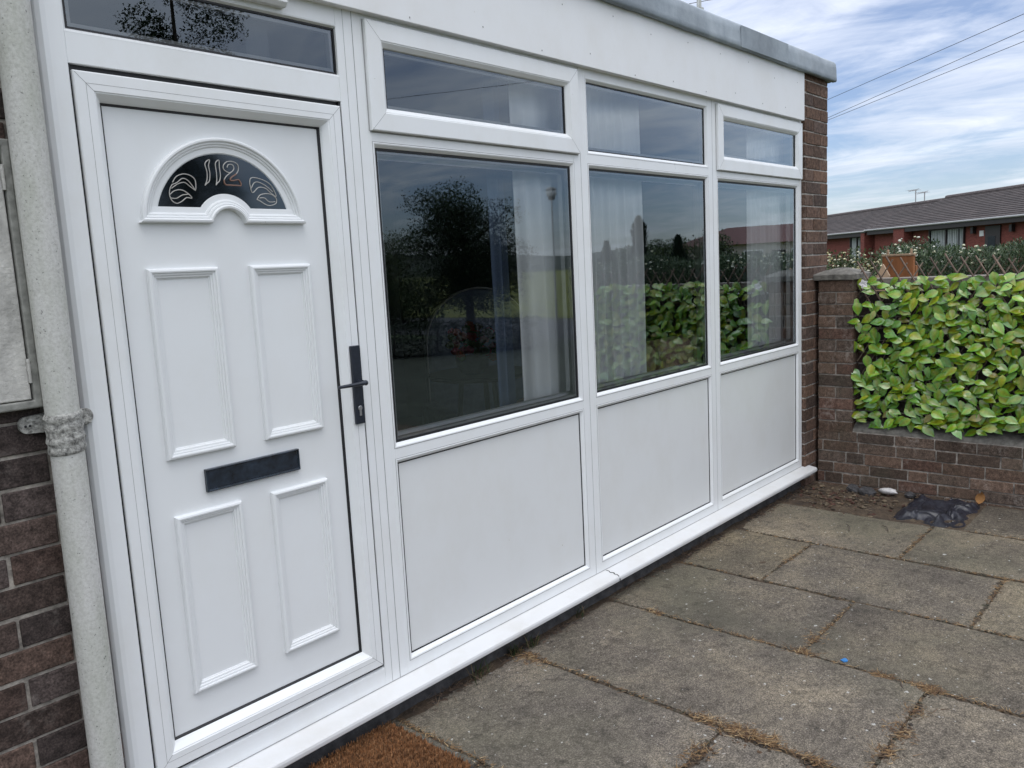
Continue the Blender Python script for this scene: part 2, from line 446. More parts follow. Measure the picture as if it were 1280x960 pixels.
# --- brick wall left of the door
bw = brick_wall((-3.2, .012, 0), (1, 0, 0), (0, -1, 0), 2.208, joints(.755, -.32, 2.75), 'brick_wall', M['brick'], M['darkmortar'], house,
                shift=lambda k: (.93 if k % 2 else .43), pal=[(.066, .047, .040), (.078, .052, .043), (.060, .046, .042), (.088, .058, .046)])
bw.location = house_inv
# --- brick pier at the far corner: front face then the return along the gable
bp = brick_wall((3.722, -.018, 0), (1, 0, 0), (0, -1, 0), .403, joints(2.636, -.3, 2.75), 'brick_pier', M['brick'], M['mortar'], house,
                shift=lambda k: (.383 if k % 2 else .883), depth=.10)
bp.location = house_inv
gw = brick_wall((4.125, .085, 0), (0, 1, 0), (1, 0, 0), 5.9, joints(2.636, -.3, 2.75), 'gable_wall', M['brick'], M['mortar'], house, shift=lambda k: (.0 if k % 2 else .5), depth=.10)
gw.location = house_inv
mb = MB(); mb.box(-3.2, 4.02, 6.0, 6.1, -.3, 2.66); hb(mb, 'rear_wall', M['plinth'], house)
# --- plinth under the sill
mb = MB()
xs = [-.99 + .06 * i for i in range(79)]
rows = []
for z in (-.33, -.2, -.15, -.1, -.06, -.03):
    rows.append([(x, .004 + .012 * noise.noise(Vector((x * 9, z * 20, 2))) - (.01 if z < -.12 else 0), z) for x in xs])
mb.strip(rows)
hb(mb, 'plinth', M['plinth'], house, smooth=True)
# --- sill: one long white extrusion with a rounded nose
mb = MB()
prof = [(.09, .0005), (.0, -.0015), (-.066, -.013), (-.076, -.0155), (-.081, -.020), (-.083, -.028), (-.082, -.040), (-.077, -.046), (-.070, -.046), (-.068, -.036), (.0, -.030), (.09, -.03)]
rows = [[(x, y, z) for y, z in prof] for x in (-.995, 3.79)]
mb.strip(rows, True)
for x in (-.995, 3.79): mb.poly([(x, y, z) for y, z in prof])
sill = hb(mb, 'sill', M['sill'], house, bevel=.002)
mb = MB()
cr = [(1.318, -.006), (1.322, -.02), (1.314, -.032), (1.326, -.045), (1.317, -.055), (1.323, -.066), (1.319, -.077)]
for i in range(len(cr) - 1):
    w0 = .0022 + .0016 * (i in (2, 3)); (x0, y0), (x1, y1) = cr[i], cr[i + 1]
    zz0 = -.0015 + y0 * .174 + .0006; zz1 = -.0015 + y1 * .174 + .0006
    mb.prism([(x0 - w0, y0, zz0), (x0 + w0, y0, zz0), (x1 + w0, y1, zz1), (x1 - w0, y1, zz1)], (0, 0, .0006))
mb.prism([(1.316, -.0775, -.0145), (1.322, -.0775, -.0145), (1.325, -.0845, -.03), (1.322, -.084, -.045), (1.319, -.0845, -.03)], (0, -.0008, 0))
c = mb.build('crack', M['gasket'], sill)
# --- fascia board, roof edge, roof
mb = MB()
mb.box(-.99, 3.694, -.032, .06, 2.366, 2.70)
fas = hb(mb, 'fascia_board', M['board'], house, bevel=.0015)
mb = MB()
for i in range(26):
    x = -.8 + .175 * i + rnd(-.02, .02); z = 2.40 + .19 * (i % 2) + rnd(-.02, .03)
    if x < 3.65:
        mb = MB(); mb.ball((x, -.0325, z), .0035, .0015, .0035, 8, 4); mb.build('nail_head', M['seam'], fas)
mb = MB()
rows = []
for i in range(150):
    x = -3.2 + (4.175 + 3.2) * i / 149
    wv = .004 * noise.noise(Vector((x * 3.1, 0, 0))) + .003 * noise.noise(Vector((x * 11, 4, 0)))
    wy = .004 * noise.noise(Vector((x * 2.3, 9, 0)))
    rows.append([(x, .3, 2.808), (x, -.02 + wy, 2.808), (x, -.044 + wy, 2.803 + wv * .5), (x, -.056 + wy, 2.788), (x, -.060 + wy, 2.75), (x, -.062 + wy, 2.70), (x, -.064 + wy, 2.677 + wv), (x, -.058 + wy, 2.668 + wv), (x, -.034 + wy, 2.668 + wv), (x, -.034 + wy, 2.70)])
mb.strip(rows)
for e in (rows[0], rows[-1]): mb.poly(e[::-1])
rt = hb(mb, 'roof_edge', M['trim'], house, smooth=False, bevel=0)
for p in rt.data.polygons: p.use_smooth = len(p.vertices) == 4
mb = MB(); mb.box(2.72, 3.36, -.0655, -.0615, 2.672, 2.79); mb.build('felt_patch', M['trim'], rt, bevel=.001)
mb = MB(); mb.box(4.06, 4.175, -.03, 6.1, 2.668, 2.806); mb.box(-3.2, 4.06, .25, 6.1, 2.70, 2.80); mb.box(-3.2, 4.1, -.03, .25, 2.70, 2.74)
hb(mb, 'roof', M['trim'], house, bevel=.008)

# --- window units -------------------------------------------------------------
GY = .012      # glass plane
BEAD = [(0, .05), (0, 0.0), (.004, -.002), (.046, -.002), (.0465, .0005), (.050, .0005), (.066, .008), (.068, .013)]
def pane(name, x0, x1, z0, z1, parent, y=GY + .004, mat=None):
    mb = MB(); mb.poly([(x0, y, z0), (x1, y, z0), (x1, y, z1), (x0, y, z1)])
    return mb.build(name, mat or M['glass'], parent)
def gasket(x0, x1, z0, z1, parent, y=GY + .001, wd=.005):
    mb = MB(); mb.ring(x0, x1, z0, z1, [(-.001, y), (-.001, y - .0005), (wd, y), (wd, y + .006)])
    return mb.build('gasket', M['gasket'], parent)
def cell(mb, x0, x1, z0, z1, iL=.0, iR=.0, iT=.0, iB=.0): pass

def window(name, X0, X1, opening):
    mb = MB()
    L, Rr = X0 + .070, X1 - .068           # daylight edges
    Z = [0.0, .064, .807, .882, 1.931, (2.055 if opening else 2.009), (2.275 if opening else 2.312), 2.366]
    D = .055                                # frame depth
    bv = .017                               # width of the sloping bead
    # face members: jambs, bottom rail, mid transom, upper transom, head
    mb.box(X0 + .0007, L - bv, 0, D, 0, 2.366)
    mb.box(Rr + bv, X1 - .0007, 0, D, 0, 2.366)
    def rail(z0, z1): mb.box(L - bv, Rr + bv, .0004, D, z0, z1)
    rail(0, Z[1] - bv); rail(Z[2] + bv * .8, Z[3] - bv * .8)
    rail(Z[4] + bv, 1.992 if not opening else 1.99)
    rail(Z[7] - .038 if not opening else 2.34, 2.366)
    # co-extruded ribs along the jambs
    mb.box(X0 + .036, X0 + .038, -.0008, .002, .0, 2.366)
    fr = hb(mb, 'window', M['upvc'], house, bevel=.0016)
    # sloping beads (mitred)
    mb = MB()
    def bead(z0, z1): mb.ring(L - bv, Rr + bv, z0 - bv, z1 + bv, [(0, .004), (0, -.0006), (.003, -.0012), (.0065, .0), (bv - .001, GY - .002), (bv, GY + .001), (bv, GY + .02)])
    bead(Z[1], Z[2]); bead(Z[3], Z[4])
    if not opening: bead(Z[5], Z[6])
    mb.build('glazing_bead', M['upvc'], fr)
    # thin seams between bead and frame
    mb = MB()
    for a, b in ((Z[1], Z[2]), (Z[3], Z[4])):
        mb.ring(L - bv - .0022, Rr + bv + .0022, a - bv - .0022, b + bv + .0022, [(0, .0005), (0, -.0003), (.0018, -.0003), (.0018, .0005)])
    mb.build('seam', M['seam'], fr)
    gasket(L, Rr, Z[1], Z[2], fr); gasket(L, Rr, Z[3], Z[4], fr, wd=.009)
    mb = MB(); mb.box(L - .004, Rr + .004, GY + .003, GY + .02, Z[1] - .004, Z[2] + .004)
    mb.build('lower_panel', M['panel'], fr, bevel=.001)
    pane('pane', L, Rr, Z[3], Z[4], fr)
    # spacer bar seen inside the sealed unit
    mb = MB(); mb.ring(L + .007, Rr - .007, Z[3] + .007, Z[4] - .007, [(0, .020), (.001, .018), (.010, .018), (.011, .032)])
    mb.build('spacer_bar', M['seam'], fr)
    mb = MB(); mb.ring(X0 + .02, X1 - .02, Z[3] - .04, Z[4] + .04, [(0, .056), (0, .075), (.06, .075), (.075, .04)]); mb.build('inner_frame', M['upvc'], fr)
    if opening:
        sx0, sx1, sz0, sz1 = X0 + .045, X1 - .018, 1.985, 2.350
        mb = MB()
        mb.ring(sx0, sx1, sz0, sz1, [(0, .03), (0, -.014), (.003, -.017), (.062, -.017), (.0625, -.0145), (.066, -.0145), (.080, -.003), (.082, .001), (.082, .02)])
        sh = mb.build('top_sash', M['upvc'], fr, bevel=.0012)
        mb = MB(); mb.box(sx0 - .004, sx0 + .004, -.001, .004, sz0, sz1); mb.box(sx1 - .004, sx1 + .004, -.001, .004, sz0, sz1); mb.box(sx0, sx1, -.0012, .004, sz0 - .005, sz0 + .003)
        # mitre lines at the corners
        for (cx, cz, sx_, sz_) in ((sx0, sz0, 1, 1), (sx1, sz0, -1, 1), (sx0, sz1, 1, -1), (sx1, sz1, -1, -1)):
            p0 = Vector((cx + sx_ * .004, -.0172, cz + sz_ * .004)); p1 = Vector((cx + sx_ * .062, -.0172, cz + sz_ * .062)); q = Vector((sz_ * .0006, 0, -sx_ * .0006)) if sx_ * sz_ > 0 else Vector((.0006, 0, .0006))
            q = Vector((-sz_ * sx_, 0, 1)).normalized() * .0006
            mb.prism([p0 - q, p1 - q, p1 + q, p0 + q], (0, -.0002, 0))
        mb.build('shadow_gap', M['seam'], fr)
        gx = .082
        gasket(sx0 + gx, sx1 - gx, sz0 + gx - .012, sz1 - gx + .008, fr, y=.002, wd=.006)
        pane('top_pane', sx0 + gx - .004, sx1 - gx + .004, sz0 + gx - .014, sz1 - gx + .012, fr, y=.006)
        mb = MB(); mb.ring(sx0 + gx + .005, sx1 - gx - .005, sz0 + gx + .005, sz1 - gx - .005, [(0, .016), (.001, .014), (.009, .014), (.010, .026)]); mb.build('top_spacer_bar', M['seam'], fr)
    else:
        gasket(L, Rr, Z[5], Z[6], fr); pane('top_pane', L, Rr, Z[5], Z[6], fr)
        mb = MB(); mb.ring(L + .007, Rr - .007, Z[5] + .007, Z[6] - .007, [(0, .020), (.001, .018), (.010, .018), (.011, .032)]); mb.build('top_spacer_bar', M['seam'], fr)
    return fr
for (a, b, op) in ((0.0, 1.2446, True), (1.2446, 2.4784, False), (2.4784, 3.7185, True)):
    window('window', a, b, op)

# --- door frame -------------------------------------------------------------
mb = MB()
prof = [(-.918, .06), (-.918, 0.0), (-.921, -.002), (-.958, -.002), (-.970, -.0005), (-.980, .006), (-.987, .016), (-.990, .03), (-.990, .06)]
rows = [[(x, y, z) for x, y in prof] for z in (0.0, 2.372)]
mb.strip(rows); mb.poly(rows[1])
mb.box(-.068, -.0007, 0, .06, 0, 2.372)
mb.box(-.918, -.068, .0004, .06, 0, .066)
mb.prism([(-.918, .0004, .066), (-.918, .02, .074), (-.918, .05, .074), (-.918, .05, .066)], (.85, 0, 0))
mb.box(-.918, -.068, .0004, .06, 2.069, 2.149)
mb.box(-.918, -.068, .0004, .06, 2.309, 2.372)
df = hb(mb, 'door_frame', M['upvc'], house, bevel=.0016)
mb = MB(); mb.box(-.9178, -.0682, .05, .056, .0745, 2.0685)
for q in ((-.9176, -.9128, .0745, 2.0685), (-.0762, -.0684, .0745, 2.0685)): mb.box(q[0], q[1], .005, .02, q[2], q[3])
mb.box(-.9128, -.0762, .014, .02, 2.0545, 2.0685); mb.box(-.9128, -.0762, .004, .02, .0748, .0822); mb.build('gap_shade_fill', M['gasket'], df)  # black backing and strips in the door gaps paint in their shade
mb = MB()
mb.box(-.0375, -.0362, -.0006, .001, 0, 2.37); mb.box(-.0010, .0010, -.0004, .004, 0, 2.366)
for xx in (1.2446, 2.4784): mb.box(xx - .001, xx + .001, -.0003, .004, 0, 2.364)
mb.box(-.98, 3.718, -.0012, .002, -.0008, .0014)
mb.build('seam', M['seam'], df)
mb = MB(); mb.ring(-.917, -.061, 2.150, 2.308, [(-.004, .0), (.001, .001), (.006, .010), (.006, .02)]); mb.build('toplight_bead', M['upvc'], df)
gasket(-.911, -.067, 2.156, 2.302, df, y=.0105, wd=.006)
pane('toplight_pane', -.914, -.064, 2.153, 2.305, df, y=.0145)
mb = MB(); mb.ring(-.903, -.075, 2.164, 2.295, [(0, .020), (.001, .018), (.010, .018), (.011, .032)]); mb.build('toplight_spacer', M['seam'], df)
mb = MB(); mb.prism([(-.74, .0, 2.322), (-.74, -.022, 2.322), (-.74, -.034, 2.334), (-.74, -.034, 2.352), (-.74, .0, 2.364)], (.475, 0, 0)); mb.build('trickle_vent', M['upvc'], df, bevel=.0015)

# --- door ---------------------------------------------------------------------
LY = .030
dx0, dx1, dz0, dz1 = -.9125, -.0765, .0835, 2.0525
mb = MB()
mb.ring(dx0, dx1, dz0, dz1, [(0, .045), (0, -.003), (.0025, -.006), (.048, -.006), (.0485, -.0035), (.052, -.0035), (.067, .014), (.0705, .022), (.0705, .04)])
door = hb(mb, 'door', M['upvc'], house, bevel=.001)
mb = MB(); lx0, lx1, lz0, lz1 = -.8425, -.1475, .1535, 1.983
mb.ring(lx0, lx1, lz0, lz1, [(-.003, LY - .006), (-.003, LY - .0075), (.003, LY - .0065), (.007, LY - .0005), (.007, LY + .004)])
mb.build('gasket', M['gasket'], door)
mb = MB()
for (cx, cz, sx_, sz_) in ((dx0, dz0, 1, 1), (dx1, dz0, -1, 1), (dx0, dz1, 1, -1), (dx1, dz1, -1, -1)):
    p0 = Vector((cx + sx_ * .003, -.0062, cz + sz_ * .003)); p1 = Vector((cx + sx_ * .048, -.0062, cz + sz_ * .048)); q = Vector((-sz_ * sx_, 0, 1)).normalized() * .0006
    mb.prism([p0 - q, p1 - q, p1 + q, p0 + q], (0, -.0002, 0))
mb.ring(dx0 + .0295, dx1 - .0295, dz0 + .0295, dz1 - .0295, [(0, -.0058), (0, -.0063), (.001, -.0063), (.001, -.0058)])
mb.build('seam', M['seam'], door)
mb = MB(); mb.box(lx0 + .0005, lx1 - .0005, LY, LY + .03, lz0 + .0005, lz1 - .0005); mb.build('door_panel', M['doorskin'], door)
# raised mouldings
STEP = [(0, LY + .001), (.0005, LY - .010), (.003, LY - .0145), (.008, LY - .016), (.0125, LY - .0150), (.0132, LY - .0105), (.0150, LY - .0115), (.0195, LY - .0105), (.0202, LY - .0065), (.022, LY - .0075), (.0265, LY - .0065), (.0272, LY - .0022), (.0300, LY - .0022), (.0320, LY + .001)]
for (x0, x1, z0, z1) in ((-.7685, -.5535, .990, 1.541), (-.4485, -.2300, .990, 1.541), (-.7665, -.5535, .268, .820), (-.4485, -.2335, .270, .818)):
    mb = MB(); mb.ring(x0, x1, z0, z1, STEP); mb.build('moulding', M['doorskin'], door, bevel=.0006)
# letterplate
mb = MB(); mb.ring(-.660, -.3345, .8705, .9405, [(0, LY + .001), (0, LY - .012), (.002, LY - .014), (.005, LY - .0135), (.0062, LY - .010), (.007, LY - .010)])
mb.box(-.653, -.3415, LY - .0095, LY, .8775, .9335)
mb.build('letterplate', M['slot'], door, bevel=.001)
# fan light: arch moulding, stepped base with a small arch, dark bevelled pane, lead decoration
fx, fz = -.503, 1.656
AP = [(0, LY + .001), (.0006, LY - .012), (.004, LY - .0165), (.009, LY - .0165), (.0125, LY - .014), (.0132, LY - .0105), (.016, LY - .0115), (.0195, LY - .0100), (.0202, LY - .0065), (.023, LY - .0075), (.0265, LY - .0060), (.0272, LY - .0035), (.0440, LY - .0025), (.0468, LY + .004)]
mb = MB(); rows = []
for d, y in AP:
    Ro = .2632 - d; t0 = math.asin(min(.99, (1.676 - fz) / Ro)); row = []
    for i in range(49):
        a = t0 + (PI - 2 * t0) * i / 48
        row.append((fx - Ro * math.cos(a), y, fz + Ro * math.sin(a)))
    rows.append(row)
mb.strip(rows); mb.build('fanlight_arch', M['doorskin'], door, bevel=.0005)
BP = [(0, LY + .001), (.0006, LY - .014), (.003, LY - .020), (.0085, LY - .021), (.0115, LY - .019), (.0125, LY - .0145), (.0150, LY - .0155), (.0195, LY - .0140), (.0205, LY - .0095), (.023, LY - .0105), (.0275, LY - .0090), (.0285, LY - .0045), (.0450, LY - .0035), (.0475, LY + .004)]
mb = MB(); rows = []
for d, y in BP:
    zl = 1.669 + d; rr = .0545 + d; h = zl - fz; xj = math.sqrt(max(rr * rr - h * h, 1e-6)); a0 = math.atan2(h, xj)
    e = .9 * d; row = [(fx - .2685 + e, y, zl), (fx - .16, y, zl)]
    for i in range(25):
        a = a0 + (PI - 2 * a0) * i / 24
        row.append((fx - rr * math.cos(a), y, fz + rr * math.sin(a)))
    row += [(fx + .16, y, zl), (fx + .2685 - e, y, zl)]
    rows.append(row)
mb.strip(rows)
for k in (0, -1): mb.poly([r[k] for r in rows])
mb.build('fanlight_base', M['doorskin'], door, bevel=.0005)
mb = MB()
Rg = .2168; zb = 1.7155; rs = .1012; pts = []
ta = math.asin((zb - fz) / Rg); tb = math.asin((zb - fz) / rs)
for i in range(41):
    a = ta + (PI - 2 * ta) * i / 40; pts.append((fx - Rg * math.cos(a), LY - .0008, fz + Rg * math.sin(a)))
for i in range(21):
    a = tb + (PI - 2 * tb) * i / 20; pts.append((fx + rs * math.cos(a), LY - .0008, fz + rs * math.sin(a)))
mb.poly(pts); fp = mb.build('fanlight_pane', M['darkglass'], door)
mb = MB(); mb.poly([(p[0], LY - .0003, p[2]) for p in pts]); mb.build('dark_backing', simple('painted_hall_gloom', (.022, .026, .03), .25, var=.3, scale=14), door)  # flat dark sheet painted in place of the unlit hall behind the pane
G = {'one': [[(-0.564, 1.779), (-0.556, 1.797), (-0.554, 1.819), (-0.558, 1.84), (-0.55, 1.851), (-0.542, 1.853), (-0.547, 1.836), (-0.545, 1.815), (-0.549, 1.793), (-0.558, 1.785), (-0.564, 1.779)], [(-0.529, 1.781), (-0.525, 1.798), (-0.524, 1.82), (-0.525, 1.842), (-0.52, 1.851), (-0.512, 1.854), (-0.513, 1.834), (-0.512, 1.812), (-0.516, 1.795), (-0.524, 1.788), (-0.529, 1.781)]],
     'two': [[(-0.474, 1.823), (-0.484, 1.82), (-0.499, 1.828), (-0.499, 1.841), (-0.486, 1.852), (-0.468, 1.853), (-0.453, 1.846), (-0.451, 1.831), (-0.46, 1.817), (-0.476, 1.807), (-0.482, 1.798), (-0.47, 1.797), (-0.454, 1.8), (-0.447, 1.784), (-0.464, 1.783), (-0.483, 1.783), (-0.498, 1.784), (-0.502, 1.795), (-0.493, 1.809), (-0.474, 1.823), (-0.466, 1.832), (-0.469, 1.843), (-0.482, 1.844), (-0.488, 1.835)]],
     'leaf': [[(-0.662, 1.784), (-0.649, 1.801), (-0.626, 1.809), (-0.604, 1.804), (-0.593, 1.791), (-0.595, 1.765), (-0.603, 1.776), (-0.617, 1.792), (-0.632, 1.796), (-0.649, 1.784), (-0.663, 1.778)], [(-0.667, 1.767), (-0.647, 1.78), (-0.627, 1.785), (-0.612, 1.775), (-0.595, 1.763)], [(-0.673, 1.75), (-0.658, 1.761), (-0.636, 1.763), (-0.617, 1.752), (-0.609, 1.741), (-0.625, 1.742), (-0.639, 1.732), (-0.656, 1.725), (-0.67, 1.733), (-0.675, 1.75), (-0.671, 1.767), (-0.663, 1.779)], [(-0.674, 1.74), (-0.656, 1.739), (-0.637, 1.749), (-0.617, 1.752)]],
     'leaf2': [[(-0.417, 1.79), (-0.413, 1.806), (-0.397, 1.809), (-0.369, 1.803), (-0.347, 1.791), (-0.333, 1.77), (-0.329, 1.754), (-0.347, 1.765), (-0.364, 1.778), (-0.388, 1.78), (-0.411, 1.763), (-0.417, 1.79)], [(-0.413, 1.777), (-0.402, 1.793), (-0.386, 1.796), (-0.361, 1.785), (-0.339, 1.768)], [(-0.397, 1.743), (-0.385, 1.757), (-0.363, 1.762), (-0.342, 1.759), (-0.329, 1.747), (-0.331, 1.733), (-0.351, 1.726), (-0.367, 1.728), (-0.387, 1.739), (-0.397, 1.743)], [(-0.388, 1.748), (-0.37, 1.748), (-0.355, 1.737), (-0.334, 1.738)]]}
def smooth_line(pl, k=4):
    out = []
    P = [Vector((x, z)) for x, z in pl]; n = len(P)
    for i in range(n - 1):
        p0, p1, p2, p3 = P[max(i - 1, 0)], P[i], P[i + 1], P[min(i + 2, n - 1)]
        for j in range(k):
            t = j / k
            q = .5 * ((2 * p1) + (p2 - p0) * t + (2 * p0 - 5 * p1 + 4 * p2 - p3) * t * t + (3 * p1 - p0 - 3 * p2 + p3) * t ** 3)
            out.append((q.x, LY - .002, q.y))
    out.append((P[-1].x, LY - .002, P[-1].y))
    return out
mb = MB()
for pl in G['one'] + G['two']: mb.tube(smooth_line(pl), .0014, 6)
mb.m = 1
for pl in G['two']: mb.tube([(x, y - .0006, z) for x, y, z in smooth_line(pl)[32:70]], .0021, 6)
mb.build('house_number', [M['lead'], M['leadb']], door, smooth=True)
for g_ in ('leaf', 'leaf2'):
    mb = MB()
    for pl in G[g_]: mb.tube(smooth_line(pl), .0013, 6)
    mb.build('leaf_decoration', M['lead'], door, smooth=True)
# handle
mb = MB(); mb.box(-.1195, -.0815, -.0175, -.0055, .986, 1.2575)
hd = mb.build('handle_plate', M['blackmetal'], door, bevel=.002)
mb = MB(); mb.tube([(-.0985, -.017, 1.131), (-.0985, -.048, 1.131), (-.1010, -.056, 1.131), (-.112, -.058, 1.131), (-.16, -.058, 1.1305), (-.212, -.056, 1.130)], [.0095, .0088, .0082, .0075, .0065, .0055], 12); mb.ball((-.0985, -.056, 1.131), .0095, .0085, .0095, 12, 8)
mb.build('door_handle', M['blackmetal'], door, smooth=True)
mb = MB(); mb.lathe((0, 0, 0), [(.0001, .0015), (.0075, .0015), (.0088, 0), (.0088, -.002)], 18)
for i, v in enumerate(mb.v): mb.v[i] = (v[0] - .1, -.0178 - v[2], v[1] + 1.041)
mb.box(-.1046, -.0954, -.0192, -.017, 1.014, 1.040)
mb.build('keyhole', M['steel'], door, bevel=.0008)

# --- downpipe ---------------------------------------------------------------
mb = MB()
def pcx(z): return -1.055 + (z - 1.2) * .0035
mb.tube([(pcx(z), -.052, z) for z in (-.2, .3, .8, 1.1, 1.6, 2.1, 2.72)], [.0405, .0405, .0405, .0400, .0415, .0415, .0415], 28)
dp = hb(mb, 'downpipe', M['pipe'], house, smooth=True)
mb = MB()
pr = []
for i in range(14):
    z = 1.088 + .098 * i / 13
    rr = .0435 + .0012 * math.sin(i * 1.7) + (.0025 if i in (4, 9, 12) else 0)
    pr.append((rr, z))
pr = [(.040, 1.085)] + pr + [(.040, 1.19)]
for rI, (rr, z) in enumerate(pr): pass
rows = [[Vector((pcx(1.13) + (rr + .0012 * noise.noise(Vector((k * .9, z * 60, 1)))) * math.cos(2 * PI * k / 36), -.052 + (rr + .0012 * noise.noise(Vector((k * .9, z * 60, 1)))) * math.sin(2 * PI * k / 36), z + .004 * math.sin(2 * PI * k / 36 + 1))) for k in range(36)] for rr, z in pr]
mb.strip(rows, True); cl_ = mb.build('pipe_collar', M['collar'], dp, smooth=True)
mb = MB()
def lug(sx_):
    cx = pcx(1.16); pts = []
    for i in range(13):
        a = -PI / 2 + PI * i / 12
        pts.append((cx + sx_ * (.072 + .017 * math.cos(a)), -.009, 1.162 + .021 * math.sin(a)))
    pts = [(cx + sx_ * .02, -.009, 1.137), *pts, (cx + sx_ * .02, -.009, 1.187)]
    m_ = MB(); m_.prism(pts, (0, .014, 0)); m_.m = 1
    for k in (0, 1):
        if sx_ < 0: m_.ball((cx - .075 + .010 * k, -.0095, 1.160), .0035, .0015, .0035, 8, 4)
    m_.build('pipe_bracket', [M['collar'], M['gasket']], dp, bevel=.002)
lug(-1); lug(1)
mb = MB()
mb.ring(-1.75, -1.088, 1.205, 1.862, [(0, .012), (0, -.028), (.003, -.031), (.019, -.031), (.021, -.024), (.022, -.012)])
mc = hb(mb, 'meter_cupboard', M['meterframe'], house, bevel=.002)
mb = MB(); mb.box(-1.727, -1.113, -.028, .0, 1.228, 1.839); mb.build('cupboard_door', M['meter'], mc, bevel=.003)
for z in (1.30, 1.77):
    mb = MB(); mb.tube([(-1.1115, -.031, z - .03), (-1.1115, -.031, z - .001), (-1.1115, -.031, z + .001), (-1.1115, -.031, z + .03)], [.004, .004, .0045, .0045], 8); mb.build('hinge', M['meter'], mc)

# --- aerial mast on the roof
mb = MB(); mb.tube([(3.42, .58, 2.79), (3.42, .58, 4.3)], .016, 10); mb.tube([(3.42, .58, 3.9), (3.42, 1.1, 3.95)], .01, 8)
mb.tube([(3.41, .56, 3.3), (3.375, .56, 3.18), (3.37, .56, 3.05), (3.39, .56, 2.95), (3.40, .57, 2.8)], .005, 6)
mb.box(3.385, 3.455, .545, .615, 2.795, 2.85)
mb.box(3.398, 3.442, .556, .604, 3.13, 3.17)
hb(mb, 'aerial_mast', M['pipe'], house, smooth=False)

# --- room behind the windows
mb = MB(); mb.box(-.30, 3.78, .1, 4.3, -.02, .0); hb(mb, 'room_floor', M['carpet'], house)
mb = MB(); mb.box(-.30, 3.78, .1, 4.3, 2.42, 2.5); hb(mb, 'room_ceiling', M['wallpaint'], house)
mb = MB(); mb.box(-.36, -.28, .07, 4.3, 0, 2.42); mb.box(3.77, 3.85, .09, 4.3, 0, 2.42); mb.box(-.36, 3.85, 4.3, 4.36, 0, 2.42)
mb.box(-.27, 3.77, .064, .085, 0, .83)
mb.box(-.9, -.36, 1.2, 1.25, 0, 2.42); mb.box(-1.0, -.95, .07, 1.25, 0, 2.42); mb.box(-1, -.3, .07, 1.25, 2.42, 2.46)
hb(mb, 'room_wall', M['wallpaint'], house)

# ================================================================== INSIDE THINGS
def curtain(x0, x1, z0, z1, y, folds, label, amp=.022, mat='curtain', flare=0.0, seed=0):
    mb = MB(); rows = []; nx = folds * 10
    for j in range(13):
        t = j / 12; z = z1 + (z0 - z1) * t; row = []
        for i in range(nx + 1):
            s = i / nx; ph = s * folds * 2 * PI
            a = amp * (.35 + .65 * min(1, t * 3)) * (.75 + .6 * noise.noise(Vector((s * folds * .8, t * .7, seed))))
            x = x0 + (x1 - x0) * s + .012 * math.sin(ph * .5 + seed + t * 1.3) * t + flare * t * (s - .5)
            row.append((x, y + a * math.sin(ph + 1.1 * math.sin(1.6 * t + s * 6 + seed) + .9 * noise.noise(Vector((s * folds * .5, t * 1.2, seed + 9)))), z))
        rows.append(row)
    mb.strip(rows)
    o = mb.build('curtain', M[mat], smooth=True)
    sm = o.modifiers.new('thick', 'SOLIDIFY'); sm.thickness = .002
    return tag(o, label, 'curtain', 'curtains hanging inside the front windows')
curtain(.93, 1.34, .12, 2.33, .13, 5, 'white curtain with a dark fold hanging inside the window nearest the door', seed=1)
curtain(1.36, 1.93, .12, 2.33, .13, 8, 'widest pale blue-white pleated curtain, behind the left side of the middle window', seed=4)
curtain(3.16, 3.70, .12, 2.33, .12, 9, 'thin white curtain behind the farthest window by the brick pier', amp=.014, seed=7)
curtain(.86, .96, .12, 2.33, .22, 2, 'narrow blue-grey curtain edge beside the white curtain nearest the door', amp=.02, mat='bluecloth', seed=2)

def round_table():
    t = empty('side_table', (1.25, .72, 0)); tag(t, 'small round side table under the red flowers inside the first window', 'table')
    mb = MB(); mb.lathe((0, 0, .96), [(.001, 0), (.27, 0), (.275, -.012), (.26, -.025), (.001, -.026)], 28); mb.build('tabletop', M['darkframe'], t, smooth=False)
    for k in range(3):
        a = 2 * PI * k / 3; mb = MB(); mb.tube([(.1 * math.cos(a), .1 * math.sin(a), .94), (.2 * math.cos(a), .2 * math.sin(a), 0)], .014, 8); mb.build('leg', M['darkframe'], t)
round_table()
t = empty('flower_bowl', (1.18, .70, .961)); tag(t, 'bowl of red and pink flowers standing on the side table inside the first window', 'flowers')
mb = MB(); mb.lathe((0, 0, 0), [(.001, 0), (.05, 0), (.085, .05), (.09, .09), (.084, .09), (.06, .03), (.001, .02)], 20); mb.build('bowl', M['chair'], t, smooth=True)
mb = MB()
for i in range(60):
    a = rnd(0, 2 * PI); r0 = rnd(0, .16); z = .12 + rnd(0, .14) - r0 * .3
    mb.col = random.choice([(.5, .03, .03), (.55, .05, .1), (.45, .08, .02), (.08, .18, .04), (.1, .15, .03)])
    mb.ball((r0 * math.cos(a), r0 * math.sin(a), z), .025, .025, .02, 7, 4, .2)
mb.build('blooms', M['attr'], t)
t = empty('armchair', (2.02, 1.45, 0), R(-30)); tag(t, 'blue-grey high-backed armchair with a rounded top and pale piping inside the first window', 'armchair')
mb = MB(); pts = []
for i in range(21):
    a = PI * i / 20; pts.append((.36 * math.cos(a), .02, 1.02 + .36 * math.sin(a)))
pts = [(.36, .02, .3)] + pts + [(-.36, .02, .3)]
mb.prism(pts, (0, .12, 0)); mb.build('backrest', M['chair'], t, bevel=.03)
mb = MB(); mb.tube([(p[0], .015, p[2]) for p in pts], .006, 8); mb.build('piping', M['seam'], t)
mb = MB(); mb.box(-.34, .34, -.6, .03, .25, .45); mb.build('seat', M['chair'], t, bevel=.04)
